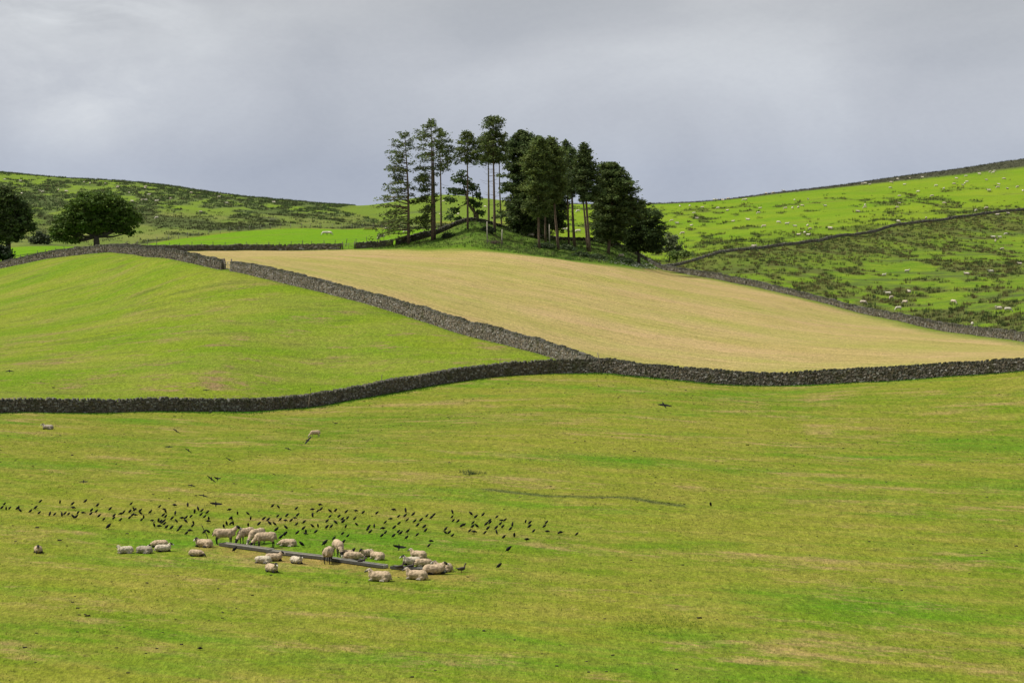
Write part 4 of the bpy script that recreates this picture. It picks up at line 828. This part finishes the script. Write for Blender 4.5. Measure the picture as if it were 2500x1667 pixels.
def sheep(label, px, py, pose, yaw, fc='b', wl='c', sc=1., grp='sheep around the feeding troughs', Y=None):
    key = (pose, fc, wl)
    if key not in _sm:
        f, m_, l = FACES[fc]; _sm[key] = sheep_mesh(pose, f, m_, l, WOOLS[wl])
    a, b = _sm[key]; p = hit(px, py) if Y is None else at(px, Y, py)
    root = empty('sheep', p + Vector((0, 0, -.01)), R(yaw)); root.scale = (sc,) * 3
    link(bpy.data.objects.new('body', a), root); link(bpy.data.objects.new('fleece', b), root)
    return tag(root, label, 'sheep', grp)
# yaw: 0 faces right, 180 left, 90 away, -90 towards the camera. py = row of the feet or belly line
NS = [('black-headed sheep lying alone at the far left, facing the camera', 93, 1349, 'lie_up', -80, 'k', 'c', 0.8),
 ('pale-faced sheep lying left of the resting row, head raised towards the camera', 306, 1350, 'lie_r', 205, 'w', 'l', 0.8),
 ('greyish sheep curled up between the pale-faced sheep and the resting pair', 352, 1350, 'lie_tuck', 165, 'm', 'g', 0.84),
 ('black-faced sheep resting head down to the left, behind another sheep', 390, 1335, 'lie_down', 190, 'b', 'c', 0.82),
 ('whitish sheep lying in front of a black-faced one, head up to the right', 398, 1346, 'lie_up', 12, 'b', 'l', 0.8),
 ('sheep lying under the leaning stick, dark and white face to the camera', 498, 1335, 'lie_l', 160, 'b', 'c', 0.92),
 ('rounded sheep lying with its black head on the grass to the right', 479, 1357, 'lie_down', -15, 'k', 'c', 0.74),
 ('sheep standing upright with raised dark head at the left end of the troughs', 549, 1328, 'stand', 4, 'b', 'c', 1.08),
 ('sheep feeding with black head in the first trough, left of three', 600, 1326, 'graze', -128, 'k', 'c', 1.08),
 ('middle one of three sheep feeding together at the first trough', 627, 1328, 'graze', -125, 'm', 'c', 1.08),
 ('sheep standing broadside with its dark head low, rightmost of three feeding', 647, 1337, 'graze', 186, 'b', 'c', 1.08),
 ('headless-looking rounded sheep lying behind the second trough', 703, 1333, 'lie_down', 172, 'w', 'c', 0.85),
 ('pale sheep lying with its back turned, left of three below the troughs', 642, 1374, 'lie_tuck', 175, 'm', 'l', 0.8),
 ('sheep lying with raised dark-patched face to the right, below the second trough', 668, 1369, 'lie_up', 10, 'b', 'c', 0.85),
 ('sheep lying in front of two others, black face towards the camera', 664, 1396, 'lie_up', -58, 'b', 'c', 0.88),
 ('pale sheep lying alone below the second trough, dark head to the right', 724, 1375, 'lie_up', -50, 'b', 'l', 0.78),
 ('sheep seen from behind with black legs, standing against the third trough', 802, 1374, 'rear', 84, 'b', 'c', 1.08),
 ('sheep feeding towards the camera with a black and white face, third trough', 826, 1357, 'graze', -72, 'b', 'c', 1.08),
 ('half-hidden sheep whose face shows above the one behind the third trough', 846, 1358, 'lie_up', 155, 'm', 'c', 0.75),
 ('sheep lying low directly behind the third trough, no face visible', 862, 1366, 'lie_down', 10, 'w', 'c', 0.9),
 ('black-headed sheep lying in the pair above the right end of the third trough', 893, 1358, 'lie_up', 235, 'k', 'c', 0.78),
 ('sheep lying with its back to us, right one of the pair above the third trough', 921, 1365, 'lie_up', 140, 'w', 'c', 0.85),
 ('highest-lying sheep at the right end, ears up and facing away', 1021, 1362, 'lie_up', 155, 'w', 'c', 0.85),
 ('white sheep with black-eyed face lying behind the fourth trough', 1005, 1378, 'lie_up', 187, 'b', 'l', 0.86),
 ('rounded sheep lying between the white sheep and the right-end pair', 1034, 1382, 'lie_down', 5, 'w', 'c', 0.85),
 ('sheep mostly hidden behind the large lying sheep at the right end', 1082, 1394, 'lie_up', 165, 'm', 'c', 0.9),
 ('large sheep lying at the right end of the troughs, horned-looking head right', 1060, 1401, 'lie_up', 8, 'b', 'c', 1.05),
 ('sheep lying in the front row, facing left and away, left of two', 927, 1418, 'lie_up', 170, 'w', 'c', 1.05),
 ('sheep lying in the front row below the fourth trough, right of two', 1017, 1414, 'lie_up', 168, 'w', 'c', 1.0)]
for s_ in NS: sheep(*s_)
sheep('single sheep lying in the pasture below the wall at far left', 117, 1048, 'lie_up', 175, 'b', 'g', .80, 'lone sheep in the near pasture')
sheep('single pale sheep grazing in mid pasture beneath a flying crow', 769, 1068, 'graze', 195, 'w', 'c', .72, 'lone sheep in the near pasture')
# far sheep
NUM = ['first', 'second', 'third', 'fourth', 'fifth', 'sixth', 'seventh', 'eighth', 'ninth', 'tenth', 'eleventh', 'twelfth', 'thirteenth', 'fourteenth', 'fifteenth', 'sixteenth']
def far_mesh(pose, wool):
    fl = []
    if pose == 0: a, b = sheep_mesh('graze', WHT, WHT, MOT, wool, .05)
    elif pose == 1: a, b = sheep_mesh('stand', MOT, WHT, MOT, wool, .05)
    else: a, b = sheep_mesh('lie_up', WHT, WHT, MOT, wool, .05)
    bm = bmesh.new(); bm.from_mesh(a); bm.from_mesh(b); me = bpy.data.meshes.new('sheep'); bm.to_mesh(me); bm.free(); me.materials.append(M_FLEECE); return me
FW = [far_mesh(0, (.60, .55, .44)), far_mesh(0, (.52, .44, .34)), far_mesh(1, (.60, .55, .44)), far_mesh(2, (.56, .49, .39))]
def place_far(px, py, sc=1., yaw=None, mi=None, ymin=100.):
    p = hit(px, py, ymin); o = bpy.data.objects.new('sheep', random.choice(FW) if mi is None else FW[mi]); link(o); o.location = p; o.scale = (sc,) * 3
    o.rotation_euler = (0, 0, R(random.choice((0, 180, 200, -20, 20, 160, 230, -60, 90)) + random.uniform(-25, 25) if yaw is None else yaw)); return o
def crop(s, ox, oy, zm): return [(ox + float(a) / zm, oy + float(b) / zm) for a, b in (t.split(',') for t in s.split())]
def bands(L, nb, text, grp, sc=1., ymin=100.):
    L = sorted(L, key=lambda p: p[1]); per = math.ceil(len(L) / nb); NB = ['topmost', 'second', 'third', 'fourth', 'fifth', 'sixth', 'seventh', 'eighth', 'ninth', 'tenth']
    for i in range(nb):
        b = sorted(L[i * per:(i + 1) * per], key=lambda p: p[0])
        for j, p in enumerate(b):
            o = place_far(p[0], p[1], sc * random.uniform(.88, 1.1), ymin=ymin); tag(o, text.format(n=NUM[j], b=NB[i] if nb > 1 else 'only'), 'sheep', grp)
low = crop('1327,378 1484,320 1505,345 1618,300 1592,375 1550,415 1460,200 1606,175 1987,185 2140,180 2213,30 2325,120 1903,375 2190,408 2250,425 2022,520', 1600, 600, 2.613) + crop('2165,508 2203,510 2178,530 2241,487', 1560, 380, 2.502)
bands(low, 4, 'pale sheep on the rushy lower right slope, {n} from left in {b} row down', 'sheep grazing the rushy lower right slope', 1.08, 400)
upp = crop('250,318 310,315 387,320 482,328 540,338 740,325 335,360 355,387 730,358 200,405 232,425 320,430 666,395 575,405 853,418 763,442 905,428 953,442 895,330 938,330 973,320 998,315 1137,317 1382,312 1380,325 1338,345 1590,295 1578,325 1590,250 1705,228 1790,255 1862,212 1815,192 1925,182 1978,190 1990,178 2003,168 1940,142 1998,132 2080,120 2123,152 2145,107 2172,102 2163,112 2230,150 2137,222 2192,202 2198,183 2250,205 2312,200 2345,225 1580,150 1542,172 1535,205 1622,185 1655,148 1732,140 1366,182 1382,178 1410,185 460,278 475,278 513,275 545,270 692,247 777,238 820,235 883,224 640,277 655,277 950,275 1032,275 1030,432 1045,457 975,488 1012,482 1035,495 1170,448 1585,412 1755,392 2058,345 2122,330 2190,365 2228,345 2255,358 702,560 265,485 1865,300 115,360', 1560, 380, 2.502)
bands(upp, 9, 'white sheep on the bright right hill, {n} from left, {b} band down', 'sheep dotted over the bright right hill', 1.2, 650)
lft = crop('38,140 168,150 690,162 740,165 865,174 970,190 965,202 1195,200 1190,208 480,228 545,230 328,228 352,240 180,255 1060,243 1222,265 1165,308 1195,312 1285,318 1085,318 1570,248 1400,295 1797,275 1860,335 2247,327 1285,455 1648,400', 0, 400, 3.36)
bands(lft, 3, 'tiny white sheep on the scrubby left hill, {n} from left in the {b} band down', 'sheep on the scrubby left hill', 1.1, 850)
bands(crop('860,950 905,935 700,1010 1010,1085 830,1090 1290,1010', 880, 270, 4.238), 1, 'tiny pale sheep on the round green hill behind the pines, {n} from left', 'sheep on the round hill behind the pines', 1.2, 980)
for px, py, yw, lab in [(793, 575, 200, 'left one of two white sheep grazing together in the bright meadow'), (804, 575, -15, 'right one of two white sheep grazing together in the bright meadow'), (931, 585, 170, 'white sheep just behind the wall under the leftmost pine boughs'), (947, 564, 10, 'white sheep in the meadow seen through the leftmost pine boughs'), (992, 570, 160, 'white sheep beside the leftmost pine trunk, beyond the wall')]:
    o = place_far(px, py, 1.35, yw, 0, 615); tag(o, lab, 'sheep', 'sheep in the bright meadow')
for px, py, yw, lab in [(1297, 580, 175, 'pale sheep resting on the knoll left of the dense pine clump'), (1516, 630, 165, 'tan sheep grazing in shade beneath the pines near the rounded tree')]:
    o = place_far(px, py, 1.1, yw, 1, 545); tag(o, lab, 'sheep', 'sheep under the pines')
for px, py, lab in [(1411, 520, 'white sheep on the far hill seen high between the pine trunks'), (1411, 570, 'white sheep beyond the wall seen low between the pine trunks'), (1381, 566, 'faint sheep beyond the wall left of the spindly pine trunk')]:
    o = place_far(px, py, 1.5, None, 0, 665); tag(o, lab, 'sheep', 'sheep seen through the pine clump')

# ---- crows
CB = (.007, .007, .008); CB2 = (.010, .010, .012)
def crow_mesh(pose):
    if pose == 's':   a = R(40)
    elif pose == 'u': a = R(55)
    else: a = R(2)
    d = Vector((math.cos(a), 0, math.sin(a))); c = Vector((0, 0, .17)); pr = []
    pr += [limb(c - d * .05, c + d * .045, .074, .080, CB), limb(c - d * .10, c - d * .17, .044, .022, CB, (1, 1.3, .8))]
    if pose == 'h': h = c + Vector((.15, 0, -.03)); bk = Vector((.07, 0, -.055))
    else: h = c + d * .11 + Vector((.015, 0, .03)); bk = Vector((.075, 0, -.01))
    pr += [limb(c + d * .05, h, .056, .044, CB), limb(h, h + Vector((.012, 0, 0)), .045, .04, CB), limb(h + bk * .35, h + bk, .018, .006, (.05, .048, .045))]
    for y in (.035, -.035):
        pr += [limb(c - d * .05 + Vector((0, y * 1.15, -.01)), c - d * .16 + Vector((0, y * .7, .0)), .034, .014, CB2), limb(c + Vector((-.01, y * .8, -.03)), (.0, y * .8, .012), .014, .008, CB), limb((-.02, y * .8, .008), (.045, y * .8, .006), .008, .006, CB)]
    me = blob_mesh('crow', pr, .0115, 1); me.materials.append(M_FEATH); return me
CM = {k: crow_mesh(k) for k in 'suh'}
GRP = 'black crows feeding on the pasture'
def crow(px, py, ty, label, grp=GRP, sc=1.):
    k = {'r': 's', 'R': 's', 'l': 's', 'L': 's', 'u': 'u', 'h': 'h', 'g': 'h'}[ty]; yaw = {'r': 0, 'R': 0, 'l': 180, 'L': 180, 'u': random.choice((80, -80, 100, -100)), 'h': 0, 'g': 180}[ty] + random.uniform(-28, 28)
    o = bpy.data.objects.new('crow', CM[k]); link(o); o.location = hit(px, py); o.rotation_euler = (0, 0, R(yaw)); s_ = sc * random.uniform(.88, 1.1) * (1.12 if ty in 'RL' else .84); o.scale = (s_,) * 3
    return tag(o, label, 'crow', grp)
def wing(root, side, dih, sweep, span=.46, tipd=0.):
    n_ = 7; Vv = []; 
    for i in range(n_):
        t = i / (n_ - 1); r = span * t; ang = dih + tipd * t
        y = side * r * math.cos(ang); z = r * math.sin(ang) ; ch = .20 * (1 - .25 * t) if t < .75 else .20 * (.81 - (t - .75) * 2.6); lead = .07 + .03 * math.sin(t * math.pi) - sweep * t
        for x, th in ((lead, 0), (lead - ch * .3, .012), (lead - ch, 0), (lead - ch * .3, -.008)): Vv.append((x, y, z + th * (1 - .6 * t)))
    ff = []
    for i in range(n_ - 1):
        for j in range(4): ff.append((4 * i + j, 4 * i + (j + 1) % 4, 4 * i + 4 + (j + 1) % 4, 4 * i + 4 + j))
    b = 4 * (n_ - 1); ff += [(0, 3, 2, 1), (b, b + 1, b + 2, b + 3)]
    if n_: # splayed primary feathers
        tip = Vector(Vv[b + 2])
        for q in range(5):
            base_ = Vector(Vv[4 * (n_ - 2) + (q % 2)]) * .5 + Vector(Vv[b]) * .5; a_ = R(-10 - q * 17); dr = Vector((math.sin(a_) * .9, side * math.cos(a_) * math.cos(dih), math.cos(a_) * math.sin(dih))); o_ = len(Vv); w_ = Vector((.016, 0, 0)); base_.x -= .02 * q
            e_ = base_ + dr * .13; Vv += [tuple(base_ + w_), tuple(base_ - w_), tuple(e_), tuple(base_ + Vector((0, 0, .008)))]; ff += [(o_, o_ + 1, o_ + 2, o_ + 2), (o_, o_ + 2, o_ + 3, o_ + 3), (o_ + 1, o_ + 3, o_ + 2, o_ + 2)]
    bm = bmesh.new(); vs = [bm.verts.new(v) for v in Vv]
    for f in ff:
        u_ = []; [u_.append(i) for i in f if i not in u_]
        try: bm.faces.new([vs[i] for i in u_])
        except ValueError: pass
    me = bpy.data.meshes.new('wing'); bm.to_mesh(me); bm.free(); me.materials.append(M_FEATH); add_col(me, 'Col', np.tile(CB2, (len(me.vertices), 1))); o = bpy.data.objects.new('wing', me); return link(o, root)
fb = blob_mesh('body', [limb((-.08, 0, 0), (.08, 0, 0), .045, .055, CB), limb((.08, 0, 0), (.16, 0, .015), .045, .036, CB), limb((.18, 0, .01), (.245, 0, 0), .018, .006, (.05, .05, .045)), limb((-.1, 0, 0), (-.20, 0, .005), .032, .022, CB, (1, 1.6, .5)), limb((-.20, 0, .005), (-.25, 0, .005), .024, .03, CB, (1, 1.9, .35))], .0115, 1); fb.materials.append(M_FEATH)
def fly(px, py, Y, rot, dl, dr, label, sc=1., sweep=.1, grp='crows flying over the pasture', tipd=0.):
    p = px_pt(px, py, Y); root = empty('flying_crow', p); root.rotation_euler = tuple(R(a) for a in rot); root.scale = (sc,) * 3
    link(bpy.data.objects.new('body', fb), root); wing(root, 1, R(dl), sweep, tipd=tipd); wing(root, -1, R(dr), sweep, tipd=tipd); return tag(root, label, 'crow', grp)
# rot = (roll, pitch, yaw); yaw 90 = flying away
FLY = [(974, 1334, 152, (0, -25, 88), 42, 5, 'crow with long wings raised in a V above the right-hand sheep', .84),
 (527, 1229, 168, (0, -20, 95), 28, 6, 'black crow wings spread wide behind the standing sheep, above the flock', .82),
 (1621, 988, 190, (0, -4, 118), 12, -6, 'large crow gliding left below the junction of the walls', 1.2),
 (751, 1075, 200, (0, 15, 150), -35, 50, 'crow flying below the single grazing sheep in mid pasture', .8),
 (430, 1051, 210, (0, 0, 100), 42, -38, 'crow banking steeply, highest of the left-hand flyers over the near pasture', .72),
 (413, 1090, 215, (0, -5, 95), 4, 4, 'crow gliding level just below the highest left-hand flyer', .62),
 (460, 1099, 212, (0, 0, 95), 42, -40, 'crow flying tilted, right of the level glider', .66),
 (392, 1115, 212, (0, -8, 105), 18, -16, 'crow flying below and left of the level glider', .58),
 (341, 1123, 214, (0, 0, 90), 3, 2, 'faint thin flying crow, left of the main group of flyers', .5),
 (342, 1151, 208, (0, -10, 80), -6, -26, 'small crow flying directly below the faint thin flyer', .52),
 (559, 1121, 205, (0, 5, 100), 38, -30, 'crow turning in flight, rightmost of the left-hand flyers', .66),
 (554, 1133, 207, (0, 0, 92), 3, 3, 'thin crow silhouette gliding just below the turning crow', .5),
 (516, 1168, 190, (0, 0, 92), 48, -44, 'left bird of the two large crows crossing close together', .82),
 (531, 1168, 190, (0, -20, 80), 58, 30, 'right bird of the two large crows crossing close together', .66),
 (204, 1175, 188, (0, 0, 94), 3, 3, 'lone crow gliding level over the left pasture above the flock', .66),
 (468, 1184, 190, (0, -8, 84), 12, -22, 'small crow flying below the two crossing crows', .54),
 (704, 1095, 205, (0, -6, 85), 22, -24, 'small grey-looking crow flying left of the single grazing sheep', .52),
 (497, 1209, 180, (0, 0, 98), 15, -20, 'faint crow skimming just above the flock behind the standing sheep', .66),
 (23, 905, 250, (0, -4, 105), -6, -4, 'crow flying above the dark wall at the far left', .75),
 (503, 952, 245, (0, -4, 100), 5, -4, 'small crow flying just above the front wall, left of the leaning post', .62)]
for a_ in FLY: fly(*a_[:3], (a_[3][0], a_[3][1] - 32, a_[3][2]), *a_[4:])
FL = {0: '105,240,r 965,180,r 1437,198,u 1735,240,r 2040,180,r 40,335,r 148,350,u 230,340,r 412,350,r 448,335,u 483,400,l 725,420,r 850,335,r 935,455,r 1192,485,u 1305,485,r 1480,500,u 1550,470,r 1640,480,r 1750,335,h 1865,450,r 1985,450,h 2190,395,r 2305,415,r 2170,480,r 2330,275,r 1755,550,l 1820,555,r',
 240: '15,530,r 130,605,r 280,365,r 375,520,r 365,580,r 545,480,g 610,430,r 530,620,r 785,235,r 755,425,r 842,350,u 865,385,r 750,570,r 815,510,r 885,500,h 1000,410,r 1010,460,l 1085,550,u 1035,620,r 1240,440,r 1290,635,g 1440,640,u 1490,660,r 1570,650,r 1530,680,r 1580,715,r 1340,755,u 1450,775,h 1630,800,r 1750,820,r 1465,300,r 1575,365,h 1612,425,u 1820,270,h 2140,265,u 1840,465,u 1550,510,r 1610,540,r 1760,590,r 1870,650,l 2000,580,h 2100,565,r 2095,660,l 2215,540,r 2305,425,u 2275,690,u 2255,765,r 1965,800,r 1910,865,r 2110,945,r 2190,880,h 240,800,R',
 460: '232,360,u 150,425,u 320,400,r 450,445,r 300,495,r 385,545,r 485,590,u 470,655,h 985,380,g 1175,465,u 1425,475,l 1005,590,r 1040,590,u 1490,585,u 1430,745,u 1800,600,r 1905,620,r 1685,725,r 1945,710,l 2065,725,l 915,715,u 1015,710,r 1070,710,u 845,780,u 1525,895,r 1285,880,u 380,920,r 475,910,l 600,950,r 2100,870,R 2010,295,r 2155,310,l 2135,530,r 2195,615,r 2320,632,h 1100,1350,R 2310,980,R 2210,1050,R',
 660: '620,350,r 395,520,r 650,510,r 495,640,r 580,570,h 625,725,r 375,810,l 640,940,r 790,835,r 850,910,u 840,950,h 805,680,r 1010,370,g 1185,260,h 1210,370,r 1130,410,r 1010,515,u 1010,775,l 1140,765,u 1085,910,r 1430,415,l 1560,400,r 1425,540,r 1355,655,r 1565,690,l 1640,540,r 1725,600,r 1740,675,R 1845,575,r 1815,430,r 2045,400,h 2220,450,r 2020,590,r 2065,730,l 1805,780,u 1350,800,r 1455,785,r 1725,950,r 1850,1005,r 1520,1065,r 755,1225,L 1300,1200,R 1745,1160,r 1975,1385,R 1275,1390,u',
 880: '390,460,r 790,380,h 1080,400,u 725,595,g 590,680,r 910,540,r 1065,525,r 1260,495,r 1115,625,r 920,710,r 1295,655,r 1445,630,r 1585,525,r 1755,505,r 1700,565,r 2200,435,u 2190,550,r 2215,640,r 2330,655,r 170,850,r 200,790,r 330,770,u 540,830,g 805,810,r 230,915,r 595,925,r 510,1005,r 790,1010,r 905,905,r 960,945,r 1130,900,r 1365,750,r 1525,790,r 1555,880,r 1355,980,r 1100,1050,r 2035,850,r 2035,930,l 2120,930,r 2200,995,r 1685,1130,h 1635,1240,r',
 1100: '490,480,l 600,555,r 775,500,r 1105,550,r 935,640,r 940,690,r 850,730,r 1190,715,r 1300,625,r 1220,635,h 535,690,r 525,785,r 630,775,l 265,770,r 325,740,r 455,885,r 560,910,h 890,830,r 820,930,r 1090,815,r 1245,785,r 1100,915,u 1430,845,r 1480,735,u 1525,995,u 1270,1040,r 1795,660,u 1895,695,r 1885,785,r 1985,890,r 1820,1095,h 2240,780,r 2310,900,h 2290,690,r',
 1300: '640,930,r 675,925,g 1055,965,r'}
ALL = []
for ox, s_ in FL.items():
    for t in s_.split(): a, b, c_ = t.split(','); ALL.append((ox + float(a) / 9.8, 1210 + float(b) / 9.8, c_))
SEC = [(0, 120, 'far left end of the flock'), (120, 245, 'left part of the flock'), (245, 330, 'flock above the pale-faced lying sheep'), (330, 400, 'flock above the resting pair'), (400, 470, 'flock left of the leaning stick'), (470, 560, 'flock behind the standing sheep'), (560, 650, 'flock behind the three feeding sheep'), (650, 730, 'flock above the lone rounded sheep'), (730, 800, 'flock above the second trough'), (800, 880, 'flock above the third trough'), (880, 960, 'flock left of the V-winged crow'), (960, 1050, 'flock above the V-winged crow'), (1050, 1150, 'flock right of the V-winged crow'), (1150, 1215, 'right part of the flock'), (1215, 1500, 'thin right end of the flock')]
DIR = {'r': 'facing right', 'R': 'facing right', 'l': 'facing left', 'L': 'facing left', 'u': 'upright', 'h': 'pecking', 'g': 'crouched'}
for x0, x1, nm in SEC:
    L = sorted([c for c in ALL if x0 <= c[0] < x1], key=lambda c: c[1]); nb = 1 if len(L) <= 6 else 2 if len(L) <= 12 else 3; per = math.ceil(len(L) / nb)
    for i in range(nb):
        b = sorted(L[i * per:(i + 1) * per], key=lambda c: c[0]); rn = ['back', 'front'][i] if nb == 2 else ['back', 'middle', 'front'][i]
        for j, c_ in enumerate(b): crow(*c_, f'{DIR[c_[2]]} crow, {NUM[j]} from left' + (f' in {rn} row' if nb > 1 else '') + f', {nm}')
crow(1241, 1348, 'R', 'lone black crow on the grass to the right, below the flock', 'stray crows right of the flock'); crow(1218, 1388, 'R', 'lone black crow nearest the camera, right of the duck', 'stray crows right of the flock'); crow(1735, 1236, 'u', 'tiny solitary crow far right in the near pasture', 'stray crows right of the flock'); crow(488, 1587, 'h', 'dark bird crouched alone in the bottom left foreground', 'stray crows right of the flock', .8)
# ---- ducks
def duck_mesh():
    br, dk, wh, br2 = (.060, .045, .033), (.03, .026, .022), (.20, .18, .15), (.085, .065, .045)
    pr = [limb((-.13, 0, .17), (.10, 0, .20), .075, .085, br, (1, 1, .9)), limb((-.16, 0, .19), (-.30, 0, .21), .05, .018, dk, (1, 1.2, .7)), limb((.12, 0, .22), (.17, 0, .38), .050, .032, br2), limb((.17, 0, .38), (.185, 0, .42), .032, .036, br2), limb((.185, 0, .42), (.215, 0, .42), .038, .028, br2), limb((.235, 0, .412), (.285, 0, .402), .018, .010, (.16, .08, .02))]
    for y in (.055, -.055): pr += [limb((.05, y, .21), (-.17, y * .8, .20), .055, .022, dk, (1, .7, 1)), limb((0, y * .8, .11), (.01, y * .8, .015), .016, .011, (.16, .08, .02)), limb((-.01, y * .8, .010), (.06, y * .8, .008), .012, .010, (.16, .08, .02), (1, 1.5, .6))]
    pr += [limb((-.05, 0, .12), (.06, 0, .13), .05, .06, wh, (1, .8, .6))]
    me = blob_mesh('duck', pr, .013, 1); me.materials.append(M_FEATH2); return me
M_FEATH2 = tint_mat('brown_feathers', 0, .6, 14., .6, 1.4, .004, .3); DM = duck_mesh()
for px, py, yw, lab in [(883, 1377, 5, 'brown duck in front of the third trough, near its right end'), (976, 1392, 10, 'brown duck at the left end of the fourth trough, left of two'), (1002, 1391, 20, 'brown duck with neck up in front of the fourth trough, right of two'), (1127, 1397, 15, 'long-necked brown duck standing alone right of the last sheep')]:
    o = bpy.data.objects.new('duck', DM); link(o); o.location = hit(px, py); o.rotation_euler = (0, 0, R(yw)); o.scale = (1.12,) * 3; tag(o, lab, 'duck', 'brown ducks beside the troughs')

# ------------------------------------------------------------------ feeding troughs
def trough(label, a, b, w=.55, h=.20, col=(.19, .175, .14)):
    pa, pb = hit(*a), hit(*b); d = pb - pa; L_ = d.xy.length; yaw = math.atan2(d.y, d.x); root = empty('feed_trough', pa, yaw); tilt = d.z / L_
    def bxm(nm, x0, x1, y0, y1, z0, z1, c_=col, sp=0.):
        Vv = [(x, y + (sp * (1 if y > 0 else -1) if z == z1 else 0), z + tilt * x) for x in (x0, x1) for z in (z0, z1) for y in (y0, y1)]
        me = bpy.data.meshes.new(nm); bm = bmesh.new(); vs = [bm.verts.new(v) for v in Vv]
        for f in BOXF: bm.faces.new([vs[i] for i in f])
        bmesh.ops.recalc_face_normals(bm, faces=bm.faces); bmesh.ops.bevel(bm, geom=bm.edges[:], offset=.006, segments=1, affect='EDGES'); bm.to_mesh(me); bm.free(); me.materials.append(M_METAL)
        add_col(me, 'Col', np.tile(c_, (len(me.vertices), 1))); return link(bpy.data.objects.new(nm, me), root)
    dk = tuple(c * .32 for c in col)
    bxm('trough_floor', .03, L_ - .03, -w / 2 + .03, w / 2 - .03, h * .62, h * .72, tuple(c * 1.05 for c in col))
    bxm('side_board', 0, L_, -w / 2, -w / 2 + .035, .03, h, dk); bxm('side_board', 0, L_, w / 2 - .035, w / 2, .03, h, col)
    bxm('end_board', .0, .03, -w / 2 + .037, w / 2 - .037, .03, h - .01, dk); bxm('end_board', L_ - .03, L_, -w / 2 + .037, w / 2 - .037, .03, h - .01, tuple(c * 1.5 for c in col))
    n_ = max(2, int(L_ / 1.4))
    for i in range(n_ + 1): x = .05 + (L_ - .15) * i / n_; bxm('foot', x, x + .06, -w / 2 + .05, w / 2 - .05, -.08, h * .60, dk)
    return tag(root, label, 'trough', 'feeding troughs laid in a line')
trough('long grey feeding trough at the left end, with three sheep feeding over it', (543, 1332), (661, 1348))
trough('empty grey feeding trough, second from left in the line', (657, 1350), (797, 1366))
trough('grey feeding trough with the black-legged sheep against it, third from left', (799, 1367), (941, 1387), .45, .19, (.17, .165, .14))
trough('low dark feeding trough at the right end, partly hidden by the large lying sheep', (957, 1388), (1085, 1398), .45, .18, (.15, .145, .125))
